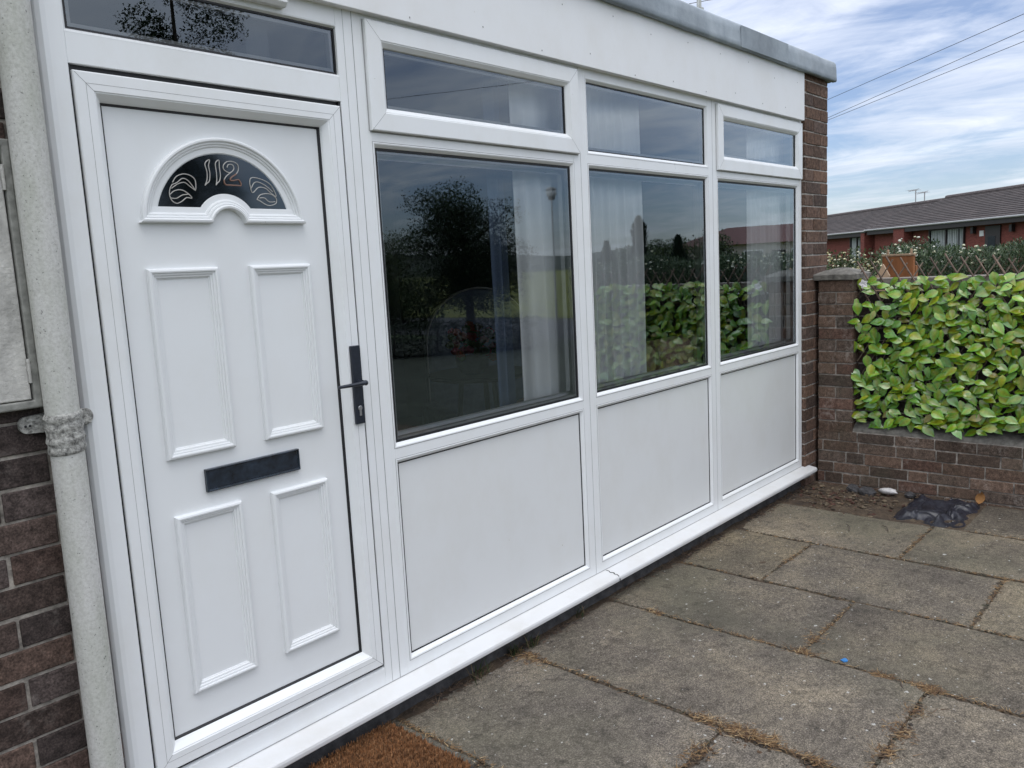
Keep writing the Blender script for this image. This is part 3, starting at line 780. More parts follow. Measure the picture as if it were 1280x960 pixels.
for sgn in (-1, 1):
    mb = MB(); mb.box(sgn * .36 - .06, sgn * .36 + .06, -.6, .05, .1, .66); mb.build('armrest', M['chair'], t, bevel=.04)
for sx_ in (-.3, .3):
    for sy_ in (-.5, .0):
        mb = MB(); mb.tube([(sx_, sy_, .26), (sx_, sy_, 0)], [.025, .018], 8); mb.build('leg', M['darkframe'], t)
t = empty('sofa', (2.95, .72, 0)); tag(t, 'brown fabric sofa with stacked back cushions seen through the middle window', 'sofa')
mb = MB(); mb.box(-.75, .75, -.36, -.18, .15, .80); mb.build('backrest', M['sofa'], t, bevel=.05, seg=3)
for k in (-1, 0, 1):
    mb = MB(); mb.box(k * .48 - .235, k * .48 + .235, -.20, .02, .5, .97, .008); mb.build('back_cushion', M['sofa'], t, bevel=.07, seg=4)
mb = MB(); mb.box(-.72, .72, -.18, .5, .15, .46); mb.build('seat', M['sofa'], t, bevel=.05, seg=3)
for sgn in (-1, 1):
    mb = MB(); mb.box(sgn * .82 - .09, sgn * .82 + .09, -.36, .5, .1, .66); mb.build('armrest', M['sofa'], t, bevel=.05, seg=3)
for sx_ in (-.7, .7):
    for sy_ in (-.3, .45):
        mb = MB(); mb.tube([(sx_, sy_, .16), (sx_, sy_, 0)], .025, 8); mb.build('foot', M['darkframe'], t)
t = empty('cupboard', (.62, 3.9, 0)); tag(t, 'pale green cupboard with two dark handles against the back wall inside the first window', 'cupboard')
mb = MB(); mb.box(-.55, .55, -.3, .38, .05, 2.0); mb.build('carcass', M['greenpaint'], t, bevel=.004)
for sgn in (-1, 1):
    mb = MB(); mb.box(sgn * .275 - .265, sgn * .275 + .265, -.325, -.303, .08, 1.97); d = mb.build('cupboard_leaf', M['greenpaint'], t, bevel=.004)
    mb = MB(); mb.tube([(sgn * .06, -.33, 1.30), (sgn * .06, -.36, 1.30), (sgn * .06, -.36, 1.44), (sgn * .06, -.33, 1.44)], .008, 8); mb.build('handle', M['darkframe'], d)

# ================================================================== GROUND
def wplane(name, x0, x1, y0, y1, z, mat, nx=1, ny=1):
    mb = MB(); rows = [[(x0 + (x1 - x0) * i / nx, y0 + (y1 - y0) * j / ny, z) for i in range(nx + 1)] for j in range(ny + 1)]
    mb.strip(rows); o = mb.build(name, mat); return tag(o, kind='structure')
wplane('ground', -900, 900, -900, 900, -.24, M['lawn'])
wplane('road', 13.5, 19.5, -120, 120, -.226, M['tarmac'])
wplane('drive', 3.93, 13.3, -13.5, -1.99, -.205, M['drive'])
wplane('forecourt', -16, 3.92, -13.5, -5.7, -.2, M['drive'])
wplane('field', 19.7, 330, -330, -4, -.222, M['field'])
# soil bed under the paving
mb = MB(); rows = []
nx, ny = 150, 170
for j in range(ny + 1):
    row = []
    for i in range(nx + 1):
        x = -2.6 + 6.52 * i / nx; y = .02 - 6.1 * (j / ny) ** 1.35
        z = -.1475 + .005 * noise.noise(Vector((x * 8, y * 8, 0))) + .004 * noise.noise(Vector((x * 30, y * 30, 0)))
        if 3.24 < x and y > -1.16: z += -.004 + .011 * noise.noise(Vector((x * 6, y * 6, 5))) + .007 * max(0, noise.noise(Vector((x * 25, y * 25, 3))))
        if y > -.14: z += .008 * max(0, (y + .14) / .14) * (1 + noise.noise(Vector((x * 7, 0, 3))))
        row.append((x, y, z))
    rows.append(row)
mb.strip(rows); tag(mb.build('soil', M['soil'], smooth=True), kind='structure')
# slabs
colx = [(-2.05, -1.385), (-1.375, -.715), (-.705, -.052), (-.036, .613), (.631, 1.293), (1.309, 1.932), (1.948, 2.606), (2.618, 3.262), (3.278, 3.862)]
coly = [[-.99], [-.52, -1.475], [-.45], [-.995], [-1.475], [-.99], [-.525, -1.475], [-.985], []]
mb = MB()
joint_segs = []
for ci, (xa, xb) in enumerate(colx):
    ys = [-.022 + .012 * (ci % 3 - 1) if ci < 8 else -1.128] + coly[ci]
    if ci == 8: ys = [-1.128]
    while ys[-1] > -5.6: ys.append(ys[-1] - .96)
    for k in range(len(ys) - 1):
        ya, yb = ys[k] - .0045, ys[k + 1] + .0045
        tone = rnd(.86, 1.14); warm = rnd(-.05, .05)
        if ci >= 6: tone *= 1.08; warm += .05
        mb.col = (tone * (1 + warm), tone * (1 + warm * .6), tone * (1 - warm))
        hz = -.14 + rnd(-.004, .004); tx, ty = rnd(-.004, .004), rnd(-.004, .004)
        n1 = max(6, int((xb - xa) / .03)); n2 = max(6, int((ya - yb) / .03)); rows = []
        sd = rnd(0, 100)
        for j in range(n2 + 1):
            row = []
            for i in range(n1 + 1):
                u, v = i / n1, j / n2
                x = xa + (xb - xa) * u; y = ya + (yb - ya) * v
                edge = min(u * (xb - xa), (1 - u) * (xb - xa), v * (ya - yb), (1 - v) * (ya - yb))
                z = hz + tx * (u - .5) + ty * (v - .5) + .0022 * noise.noise(Vector((x * 5, y * 5, sd))) + .0009 * noise.noise(Vector((x * 26, y * 26, sd)))
                if edge < .001:
                    z -= .004 + .006 * max(0, noise.noise(Vector((x * 9, y * 9, sd))))
                    jn = .006 * noise.noise(Vector((x * 7, y * 7, sd + 4)))
                    if u in (0, 1): x += jn
                    if v in (0, 1): y += jn
                row.append((x, y, z))
            rows.append(row)
        mb.strip(rows)
        bd = rows[0] + [r[-1] for r in rows[1:]] + rows[-1][::-1][1:] + [r[0] for r in rows[::-1]][1:-1]
        mb.strip([bd, [(p[0], p[1], -.19) for p in bd]], True)
        joint_segs.append(((xa - .006, ya), (xa - .006, yb))); joint_segs.append(((xa, yb), (xb, yb)))
pat = mb.build('patio_paving', M['slab']); tag(pat, kind='structure')
for p in pat.data.polygons: p.use_smooth = True

# dried grass, moss and litter along the joints and against the plinth (nobody could count it)
mb = MB()
STRAW = [(.20, .115, .05), (.15, .085, .04), (.36, .26, .14), (.11, .06, .03), (.09, .055, .032), (.26, .16, .07)]
def straw(x, y, L, z=-.138, col=None, lift=.35):
    a = rnd(0, 2 * PI); d = Vector((math.cos(a), math.sin(a), rnd(0, lift))); side = Vector((-d.y, d.x, 0)).normalized()
    wdt = rnd(.0007, .0017); p = Vector((x, y, z)); c = col or random.choice(STRAW); v = rnd(.7, 1.25); mb.col = tuple(k * v for k in c)
    bend = Vector((rnd(-.3, .3), rnd(-.3, .3), -.15)); rows = []
    for i in range(4):
        t = i / 3; q = p + d * (L * t) + bend * (L * t * t * .5); q.z = max(q.z, -.139)
        wd = wdt * (1 - .6 * t); rows.append([q - side * wd, q + Vector((0, 0, wd)), q + side * wd])
    mb.strip(rows)
def clump(x, y, s, col):
    v = rnd(.7, 1.3); mb.col = tuple(k * v for k in col); mb.ball((x, y, -.143), s * rnd(.7, 1.5), s * rnd(.7, 1.5), s * rnd(.3, .7), 7, 4, .35)
dense = {}
for (a, b) in joint_segs:
    L = math.hypot(b[0] - a[0], b[1] - a[1]); near = 1 if (min(a[1], b[1]) > -3.2 and a[0] > -.2) else .12
    for i in range(int(L * 480 * near)):
        t = random.random(); x = a[0] + (b[0] - a[0]) * t; y = a[1] + (b[1] - a[1]) * t
        g = noise.noise(Vector((x * 2.3, y * 2.3, 8))) + .5 * noise.noise(Vector((x * 7, y * 7, 1)))
        if a[0] > 1.9: g -= .22
        if random.random() > .34 + g * 1.1: continue
        straw(x + random.gauss(0, .007), y + random.gauss(0, .007), rnd(.008, .032), lift=.25)
    for i in range(int(L * 120 * near)):
        t = random.random(); x = a[0] + (b[0] - a[0]) * t; y = a[1] + (b[1] - a[1]) * t
        clump(x + random.gauss(0, .006), y + random.gauss(0, .006), rnd(.003, .008), random.choice([(.06, .045, .03), (.09, .065, .04), (.05, .045, .028), (.14, .09, .045)]))
# thick tufts where joints meet
for (x, y, s, n) in ((.63, -1.04, .05, 260), (.64, -1.14, .04, 150), (.63, -.93, .04, 120), (1.30, -1.47, .035, 260), (1.12, -1.475, .03, 90), (.95, -1.475, .035, 130), (.80, -1.475, .03, 110), (1.31, -1.0, .04, 130), (1.45, -.99, .03, 70), (.6, -.1, .06, 170), (1.30, -.3, .03, 70), (.44, -1.0, .03, 90), (.25, -.995, .03, 60), (.62, -1.32, .03, 90), (1.3, -1.32, .025, 80)):
    for i in range(n): straw(x + random.gauss(0, s * (.9 if abs(x-.63)>.1 and abs(x-1.3)>.05 else .4)), y + random.gauss(0, s * .8), rnd(.008, .036), lift=.45)
    for i in range(n // 2): clump(x + random.gauss(0, s * .8), y + random.gauss(0, s * .8), rnd(.003, .007), random.choice([(.05, .035, .022), (.09, .052, .028), (.035, .026, .018)]))
# loose litter against the plinth
for i in range(2600):
    x = .0 + 3.85 * random.random() ** .9; y = -.008 - abs(random.gauss(0, .035))
    m_ = noise.noise(Vector((x * 2.1, 0, 5)))
    if random.random() > .45 + m_: continue
    if random.random() < .5: straw(x, y, rnd(.012, .05), -.136, random.choice([(.085, .055, .038), (.12, .08, .05), (.16, .11, .07), (.06, .045, .035)]), 1.0)
    else: clump(x, y, rnd(.004, .011), random.choice([(.04, .032, .026), (.065, .045, .032), (.09, .06, .04)]))
for i in range(900):                                     # grit strewn over the slabs
    x = rnd(-.1, 3.9); y = rnd(-2.6, -.05)
    clump(x, y, rnd(.0015, .004), random.choice([(.05, .045, .04), (.09, .08, .065), (.28, .27, .25)])); 
for i in range(500):                                     # leaf litter on the bare soil
    x = 3.56 + random.gauss(0, .14); y = -.33 + random.gauss(0, .18)
    if x < 3.2 or x > 3.88 or y > -.03 or y < -.95: continue
    if random.random() < .4: straw(x, y, rnd(.02, .06), -.141, random.choice([(.1, .065, .04), (.2, .15, .1), (.05, .035, .025)]))
    else: clump(x, y, rnd(.004, .014), random.choice([(.05, .036, .025), (.09, .06, .035), (.15, .115, .075), (.07, .03, .02)]))
tag(mb.build('dried_grass', M['attr']), 'dried grass, moss and grit caught in the paving joints', 'dried grass', kind='stuff')
# green weeds by the plinth
mb = MB()
for (wx, wy, n, s) in ((.36, -.05, 22, .05), (.60, -.035, 60, .035), (.70, -.05, 24, .04), (1.05, -.03, 16, .04)):
    for i in range(n):
        a = rnd(0, 2 * PI); h = rnd(.4, 1.1) * s * 1.6; b0 = Vector((wx + random.gauss(0, s * .5), wy + random.gauss(0, s * .3), -.14))
        d = Vector((math.cos(a) * .5, math.sin(a) * .4, 1)); v = rnd(.6, 1.2); mb.col = (.05 * v, .075 * v, .03 * v) if random.random() < .7 else (.2 * v, .15 * v, .08 * v)
        sd = Vector((-d.y, d.x, 0)).normalized() * .0016
        mb.strip([[b0 - sd, b0 + sd], [b0 + d * h * .6 - sd, b0 + d * h * .6 + sd], [b0 + d * h + Vector((d.x, d.y, -.3)) * h * .3, b0 + d * h + Vector((d.x, d.y, -.3)) * h * .3 + sd * .2]])
tag(mb.build('weeds', M['foliage']), 'small green weeds growing at the foot of the white sill', 'weeds', kind='stuff')

# small things lying about
mb = MB(); mb.ball((0, 0, 0), .066, .032, .022, 12, 7, .12)
o = mb.build('stone', M['stone'], bevel=0); o.location = (3.79, -.56, -.118); o.rotation_euler = (.1, .05, R(80)); o.data.polygons.foreach_set('use_smooth', [True] * len(o.data.polygons))
tag(o, 'smooth white stone lying on the soil at the foot of the brick garden wall', 'stone')
for (gx, gy, gs) in ((3.77, -.43, .05), (3.80, -.33, .04), (3.83, -.69, .035)):
    mb = MB(); mb.ball((0, 0, 0), gs * 1.4, gs, gs * .7, 10, 6, .12)
    o = mb.build('rubble_lump', M['plinth']); o.location = (gx, gy, -.136); o.rotation_euler = (rnd(-.2, .2), rnd(-.2, .2), rnd(0, 3))
    tag(o, {.05: 'largest grey rubble lump on the soil left of the white stone', .04: 'grey rubble lump nearest the sill end on the soil by the wall', .035: 'small grey rubble lump between the white stone and the black sheet'}[gs], 'rubble', 'rubble lumps at the foot of the garden wall')
mb = MB()
for i in range(9):
    a = 2 * PI * i / 9
mb.prism([(.017 * (1 + .25 * math.sin(3 * k)) * math.cos(2 * PI * k / 9), .012 * (1 + .3 * math.cos(2 * k)) * math.sin(2 * PI * k / 9), 0) for k in range(9)], (0, 0, .004))
o = mb.build('plastic_scrap', M['blueplastic'], bevel=.001); o.location = (1.335, -1.155, -.137); tag(o, 'tiny bright blue plastic scrap lying on the paving joint', 'plastic scrap')
def crumple(name, x0, x1, y0, y1, z, amp, mat, seed, n=46):
    mb = MB(); rows = []
    for j in range(n + 1):
        row = []
        for i in range(n + 1):
            u, v = i / n, j / n
            x = x0 + (x1 - x0) * u; y = y0 + (y1 - y0) * v
            e = .07 * noise.noise(Vector((x * 9, y * 9, seed)))
            p = Vector((x * 7, y * 9, seed)); r1 = 1 - abs(noise.noise(p)) * 2.2; r2 = 1 - abs(noise.noise(p * 2.3)) * 2
            h = amp * (.75 * max(r1, 0) + .4 * max(r2, 0)) * min(1, 8 * min(u, 1 - u)) * min(1, 8 * min(v, 1 - v))
            row.append((x + e * (1 if u in (0, 1) else .4), y + e * .8, z + h))
        rows.append(row)
    mb.strip(rows); return mb.build(name, mat, smooth=True)
o = crumple('plastic_sheet', 3.31, 3.88, -.72, -1.112, -.156, .046, M['plastic_sheet'], 3)
tag(o, 'crumpled black plastic sheet filling the missing slab by the garden wall', 'plastic sheet')
# dead leaf against the wall
mb = MB(); rows = []
for i in range(7):
    t = i / 6; wv = .028 * math.sin(PI * t) ** .7
    rows.append([(-.01 * t + .012 * t * t, -wv, .085 * t), (.012 * math.sin(PI * t) + .005, 0, .085 * t), (-.01 * t, wv, .085 * t)])
mb.col = (.40, .20, .07); mb.strip(rows); o = mb.build('dead_leaf', M['attr'], smooth=True); o.location = (3.875, -1.085, -.145); o.rotation_euler = (.15, -.1, .3)
tag(o, 'curled orange-brown dead leaf standing against the foot of the garden wall', 'dead leaf')
for (a, b, lab) in (((3.02, -.80), (3.10, -.74), 'short dark twig on the paving in front of the black plastic sheet'), ((2.90, -.62), (3.02, -.56), 'thin dark twig on the slab left of the black plastic sheet'), ((1.245, -1.40), (1.285, -1.355), 'curved dark twig on the joint right of the blue scrap')):
    mb = MB(); p, q = Vector((*a, -.134)), Vector((*b, -.134)); m_ = (p + q) / 2 + Vector((.008, -.008, .006))
    mb.tube([p, m_, q], [.003, .0028, .0014], 6); o = mb.build('twig', M['bark'], smooth=True); tag(o, lab, 'twig', 'twigs lying on the paving')

# ================================================================== DOORMAT
t = empty('doormat', (-.44, -.25, -.14)); tag(t, 'orange-brown coir doormat with a black rubber edge lying below the white door', 'doormat')
mx0, mx1, my0, my1 = -.345, .345, -.205, .215
mb = MB(); mb.box(mx0 - .004, mx1 + .004, my0 - .028, my1, 0, .010); mb.build('rubber_base', M['rubber'], t, bevel=.003)
mb = MB()
for i in range(17000):
    x = rnd(mx0, mx1); y = rnd(my0, my1 - .004)
    h = .016 + .0055 * math.sin(y * 2 * PI / .034 + .8 * math.sin(x * 9)) + rnd(-.003, .003)
    v = rnd(.55, 1.35) * (.85 + .15 * math.sin(y * 2 * PI / .034 + .8 * math.sin(x * 9))); k = random.random()
    c = (.28, .128, .05) if k < .70 else ((.13, .058, .024) if k < .92 else (.34, .19, .09))
    mb.col = tuple(q * v for q in c); a = rnd(0, PI); wd = .0022
    dx, dy = wd * math.cos(a), wd * math.sin(a); lx, ly = rnd(-.006, .006), rnd(-.006, .006)
    mb.add([(x - dx, y - dy, .008), (x + dx, y + dy, .008), (x + lx + dx * .5, y + ly + dy * .5, .01 + h), (x + lx - dx * .5, y + ly - dy * .5, .01 + h)], [(0, 1, 2, 3)])
mb.col = (.16, .07, .025); mb.box(mx0, mx1, my0, my1 - .004, .009, .017)
mb.build('coir_pile', M['attr'], t)

# ================================================================== GARDEN WALL
GX = 3.90
wall = empty('garden_wall', (GX + .11, -3.0, -.14)); tag(wall, 'weathered brown brick garden wall with a capped end pier beside the patio', 'garden wall')
winv = Vector((-GX - .11, 3.0, .14))
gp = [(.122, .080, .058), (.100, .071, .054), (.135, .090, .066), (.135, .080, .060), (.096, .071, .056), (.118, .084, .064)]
pz = [1.300 - COURSE * k for k in range(13, -1, -1)]     # pier courses
o = brick_wall((GX, -.046, 0), (0, -1, 0), (-1, 0, 0), .240, pz, 'pier', M['gbrick'], M['darkmortar'], wall, shift=lambda k: (0 if k % 2 == 0 else .5), depth=.12, pal=gp, proud=.006, jit=.003)
o.location = winv
mb = MB(); mb.box(GX + .09, GX + .24, -.283, -.049, .2, 1.298); mb.build('pier_core', M['gbrick'], o); 
o2 = brick_wall((GX + .12, -.284, 0), (1, 0, 0), (0, -1, 0), .125, pz, 'pier_return', M['gbrick'], M['darkmortar'], wall, shift=lambda k: .5 if k % 2 else 0, depth=.05, pal=gp)
o2.location = winv
lowz = [-.300, -.218, -.137, -.060, .014, .094, .170, .2265]
o3 = brick_wall((GX, -.046, 0), (0, -1, 0), (-1, 0, 0), 1.90, lowz[:7] + [.2440], 'low_wall', M['gbrick'], M['darkmortar'], wall, shift=lambda k: (.48, .12, .8, .55, .2, .86, .4)[k % 7], depth=.12, pal=gp, headers=.3, proud=.006, jit=.003)
o3.location = winv
# sloping mortar ledge on the low wall, thinner brick wall above behind the leaves
mb = MB(); rows = []
for i in range(120):
    y = -.286 - 1.66 * i / 119; h = .008 * noise.noise(Vector((y * 6, 0, 0))) + .006 * noise.noise(Vector((y * 23, 2, 0)))
    rows.append([(GX + .004, y, .238), (GX + .004 + h, y, .256 + h), (GX + .05, y, .285 + h), (GX + .10, y, .31 + h), (GX + .13, y, .30)])
mb.strip(rows); l = mb.build('mortar_ledge', M['concrete'], wall, smooth=True); l.location = winv
o4 = brick_wall((GX + .105, -.285, 0), (0, -1, 0), (-1, 0, 0), 1.66, joints(.3, .28, 1.22), 'upper_wall', M['gbrick'], M['darkmortar'], wall, shift=lambda k: .5 if k % 2 else 0, depth=.10, pal=[(.06, .036, .03), (.045, .033, .03), (.04, .03, .028)])  # bricks coloured darker to paint in the shade between the leaves
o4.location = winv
mb = MB(); rows = []
cx0, cx1, cy0, cy1 = GX - .028, GX + .255, -.318, -.014
def cap(z, d, j=.004):
    pts = []
    for k in range(9): pts.append((cx0 + d, cy0 + d + (cy1 - cy0 - 2 * d) * k / 8))
    for k in range(1, 9): pts.append((cx0 + d + (cx1 - cx0 - 2 * d) * k / 8, cy1 - d))
    for k in range(1, 9): pts.append((cx1 - d, cy1 - d - (cy1 - cy0 - 2 * d) * k / 8))
    for k in range(1, 8): pts.append((cx1 - d - (cx1 - cx0 - 2 * d) * k / 8, cy0 + d))
    return [(x + j * noise.noise(Vector((x * 20, y * 20, z * 9))), y + j * noise.noise(Vector((x * 20, y * 20, z * 9 + 4))), z + j * noise.noise(Vector((x * 20, y * 20, z * 9 + 8)))) for x, y in pts]
rows = [cap(1.302, .02), cap(1.302, .0), cap(1.336, -.001), cap(1.343, .008), cap(1.365, .06), cap(1.378, .11), cap(1.381, .13)]
mb.strip(rows, True); mb.poly(rows[-1]); mb.poly(rows[0][::-1]); cp = mb.build('pier_cap', M['concrete'], wall); cp.location = winv
mb = MB(); mb.box(GX + .085, GX + .215, -1.945, -.29, 1.222, 1.30); ra = mb.build('coping_rail', M['greywood'], wall, bevel=.006); ra.location = winv

# artificial leaf screen hung on the wall
scr = empty('leaf_screen', (GX + .03, -3.2, .3)); tag(scr, 'bright green artificial leaf screen on a willow lattice hung along the brick garden wall', 'leaf screen')
sinv = Vector((-GX - .03, 3.2, -.3))
mb = MB()
y = -.20; k = 0
while y > -2.3:
    a = Vector((GX + .060 + rnd(-.006, .006), y, 1.412 + rnd(-.015, .035))); b = a + Vector((rnd(-.01, .01), -.62, -1.06))
    if b.y < -1.93: b = a + (b - a) * max(.0, (-1.93 - a.y) / (b.y - a.y))
    if a.y < -1.93: y -= .088; continue
    if b.z < .3:
        b = a + (b - a) * ((a.z - .3) / (a.z - b.z))
    y0_ = -.30; tt = max(0, (y0_ - a.y) / (b.y - a.y)) if a.y > y0_ else 0
    a2 = a + (b - a) * tt if a.y > -.25 else a
    v = rnd(.6, 1.3); mb.col = (.15 * v, .105 * v, .08 * v)
    mb.tube([a2, (a2 + b) / 2 + Vector((rnd(-.004, .004), 0, 0)), b], [.0056 * rnd(.8, 1.2)] * 3, 7)
    a = Vector((GX + .074, y - .04, 1.405 + rnd(-.03, .02))); b = a + Vector((0, .62, -1.0))
    if b.y > -.29: b = a + (b - a) * max(.02, (-.29 - a.y) / (b.y - a.y)) if a.y < -.3 else a + Vector((0, .001, -.002))
    v = rnd(.9, 1.6); mb.col = (.17 * v, .13 * v, .10 * v)
    mb.tube([a, b], [.0044, .0040], 6)
    y -= .088 + rnd(-.008, .008); k += 1
lat = mb.build('lattice', M['willow'], scr, smooth=True); lat.location = sinv
def leaf(mb, base, d, nrm, L, W, fold, droop, c_in, c_out):
    d = d.normalized(); sd = d.cross(nrm).normalized(); nn = sd.cross(d).normalized()
    rows = []; cols = []; nl, nw = 7, 5
    for i in range(nl):
        t = i / (nl - 1)
        wv = W * (math.sin(PI * min(1, t * 1.02) ** .78)) ** .85 * .5 if 0 < t < 1 else W * .02
        p = base + d * (L * t) - nn * (droop * L * t * t)
        row = []
        for j in range(nw):
            s = (j - 2) / 2
            row.append(p + sd * (wv * s) + nn * (fold * wv * abs(s) + .10 * wv * math.sin(3 * s + t * 4)))
            e = min(1, abs(s) * .8 + t * .35); vv = 1 - .12 * (j == 2)
            cols.append(tuple((c_in[q] * (1 - e) + c_out[q] * e) * vv for q in range(3)))
        rows.append(row)
    n = len(mb.v); fs = []
    for i in range(nl - 1):
        for j in range(nw - 1):
            a = i * nw + j; fs.append((a, a + 1, a + 1 + nw, a + nw))
    mb.add([p for r in rows for p in r], fs, cols)
mb = MB()
def leafs(y, z, depth, sparse=0):
    th = random.choice([rnd(-.55, .75), PI - rnd(-.55, .75)]) if random.random() < .78 else rnd(-1.9, -1.2)
    th = -abs(th) if (math.sin(th) > .45) else th
    d = Vector((-rnd(.05, .45), math.cos(th), math.sin(th) - .15))
    nrm = Vector((-1, rnd(-.5, .5), rnd(.2, 1.5))).normalized()
    k = random.random(); v = rnd(.75, 1.25)
    if k < .62: ci, co_ = (.28, .32, .02), (.105, .31, .03)
    elif k < .86: ci, co_ = (.36, .33, .02), (.18, .32, .025)
    elif k < .975: ci, co_ = (.17, .30, .05), (.10, .28, .055)
    else: ci, co_ = (.24, .20, .05), (.25, .24, .06)
    L = rnd(.066, .098); W = L * rnd(.54, .70)
    base = Vector((GX + .045 - depth, y - d.y * L * .5, z - d.z * L * .4))
    leaf(mb, base, d, nrm, L, W, rnd(.12, .4), rnd(.05, .35), tuple(q * v for q in ci), tuple(q * v for q in co_))
y = -.30
while y > -1.92:
    z = .33
    while z < 1.275:
        sp = noise.noise(Vector((y * 3.3, z * 3.3, 2)))
        e = (y + .30) / -.2
        lim = .97 if e > 1 else .5 + .4 * e
        if random.random() < lim - max(0, -sp - .28) * 1.3:
            leafs(y + rnd(-.03, .03), z + rnd(-.026, .026) + .02 * noise.noise(Vector((y * 5, 0, 9))), rnd(0, .035))
        if random.random() < .68 * lim - max(0, -sp - .05): leafs(y + rnd(-.03, .03), z + rnd(-.03, .03), rnd(.03, .07))
        z += .047
    y -= .049
lv = mb.build('leaves', M['ivy'], scr, smooth=True); lv.location = sinv
mb = MB(); mb.col = (.75, .72, .72)
for k in range(5):
    a = 2 * PI * k / 5; leaf(mb, Vector((GX - .02, -.36, 1.27)), Vector((-.3, math.cos(a), math.sin(a))), Vector((-1, 0, .3)), .032, .026, .2, .2, (.7, .66, .66), (.78, .76, .76))
bl = mb.build('white_blossom', M['ivy'], scr, smooth=True); bl.location = sinv

# far side of the front garden: a second, lower hedge line closing the patio (seen in the glass)
def plant_mass(mb, boxes, n, size, cols, flower=None, fl_n=0, up=.3, fs=.012):
    """leaf-sized faces through the volume of several ellipsoids (cx,cy,cz,rx,ry,rz)"""
    tot = sum(b[3] * b[4] * b[5] for b in boxes)
    for b in boxes:
        m_ = int(n * b[3] * b[4] * b[5] / tot)
        for i in range(m_):
            while True:
                p = Vector((rnd(-1, 1), rnd(-1, 1), rnd(-1, 1)))
                if p.length < 1: break
            rr = p.length; p = p.normalized() * (rr ** .8) * (1 + .45 * noise.noise(p * 2.5 + Vector(b[:3])))
            q = Vector((b[0] + p.x * b[3], b[1] + p.y * b[4], b[2] + p.z * b[5]))
            a = rnd(0, 2 * PI); d = Vector((math.cos(a), math.sin(a), rnd(-.4, 1) + up)).normalized(); s = size * rnd(.6, 1.4)
            sd = Vector((-math.sin(a), math.cos(a), rnd(-.4, .4))).normalized() * s * .3
            c = random.choice(cols); v = rnd(.6, 1.4); cc = tuple(k * v for k in c)
            mb.add([q, q + d * s * .5 + sd, q + d * s, q + d * s * .5 - sd], [(0, 1, 2, 3)], [cc] * 4)
        if flower:
            for i in range(int(fl_n * b[3] * b[4] * b[5] / tot)):
                p = Vector((rnd(-1, 1), rnd(-1, 1), rnd(-.2, 1)))
                if p.length < .1: continue
                p = p.normalized() * rnd(.92, 1.08)
                q = Vector((b[0] + p.x * b[3], b[1] + p.y * b[4], b[2] + p.z * b[5]))
                c = random.choice(flower); mb.col = c; mb.ball(q, fs * rnd(.7, 1.3), fs * rnd(.7, 1.3), fs * .7, 6, 4, .2)

# ================================================================== PLANTS BEHIND THE WALL
hb_ = empty('flowering_hedge', (7.2, -1.8, -.24)); tag(hb_, 'long dark green hedge dotted with white flowers behind the lattice', 'hedge')
def local(o, root): o.location = -Vector(root.location); return o
mb = MB()
bx = [(7.2, .1 - .45 * i, .6, .5, .42, .9) for i in range(10)]
HG = [(.045, .075, .035), (.06, .095, .04), (.035, .06, .035), (.085, .115, .06)]
def hedge_top(x, y): return 1.51 + .10 * noise.noise(Vector((x * 1.5, y * 1.6, 3))) + .05 * noise.noise(Vector((x * 6, y * 6, 3))) - .25 * abs(x - 7.15) ** 2
for i in range(90000):
    y = rnd(-4.3, .55); x = rnd(6.65, 7.75); tp = hedge_top(x, y)
    q = Vector((x, y, tp - abs(random.gauss(0, .28)) if random.random() < .72 else rnd(-.2, tp - .2)))
    if q.z < -.2: continue
    a = rnd(0, 2 * PI); d = Vector((math.cos(a) * .6, math.sin(a) * .6, rnd(.0, 1.2))).normalized(); s_ = rnd(.022, .052); sd = Vector((-math.sin(a), math.cos(a), rnd(-.4, .4))).normalized() * s_ * .17
    c = random.choice(HG); v = rnd(.6, 1.4); mb.add([q, q + d * s_ * .5 + sd, q + d * s_, q + d * s_ * .5 - sd], [(0, 1, 2, 3)], [tuple(k * v for k in c)] * 4)
for i in range(420):
    y = rnd(-4.3, .55); x = rnd(6.65, 7.5); q = Vector((x, y, hedge_top(x, y) + .01 - abs(random.gauss(0, .10)) + (.06 if random.random() < .15 else 0)))
    if noise.noise(Vector((y * 2, x, 7))) < -.15: continue
    mb.col = random.choice([(.75, .75, .66), (.7, .68, .5)]); r0 = rnd(.009, .019); mb.ball(q, r0, r0, r0 * .7, 6, 4, .2)
local(mb.build('foliage', M['foliage'], hb_), hb_)
for b in bx:
    mb = MB(); mb.tube([(b[0], b[1], -.24), (b[0] + .05, b[1] + .03, .9)], [.03, .015], 6); local(mb.build('stem', M['bark'], hb_), hb_)
fs_ = empty('flowering_shrub', (5.9, .62, -.24)); tag(fs_, 'rounded shrub thick with small cream flowers beside the brick pier', 'shrub')
mb = MB(); plant_mass(mb, [(5.9, .52, .95, .42, .45, .52), (5.75, .12, .90, .3, .30, .48), (6.1, .9, .92, .4, .5, .55)], 34000, .028, [(.06, .09, .035), (.085, .12, .05), (.045, .065, .03)], [(.72, .68, .46), (.75, .73, .58), (.62, .55, .3)], 1150, up=.5, fs=.0115)
local(mb.build('foliage', M['foliage'], fs_), fs_)
for k in range(5):
    mb = MB(); mb.tube([(5.86 + .02 * k, .55, -.24), (5.7 + .1 * k, .2 + .15 * k, .8)], [.025, .01], 6); local(mb.build('stem', M['bark'], fs_), fs_)
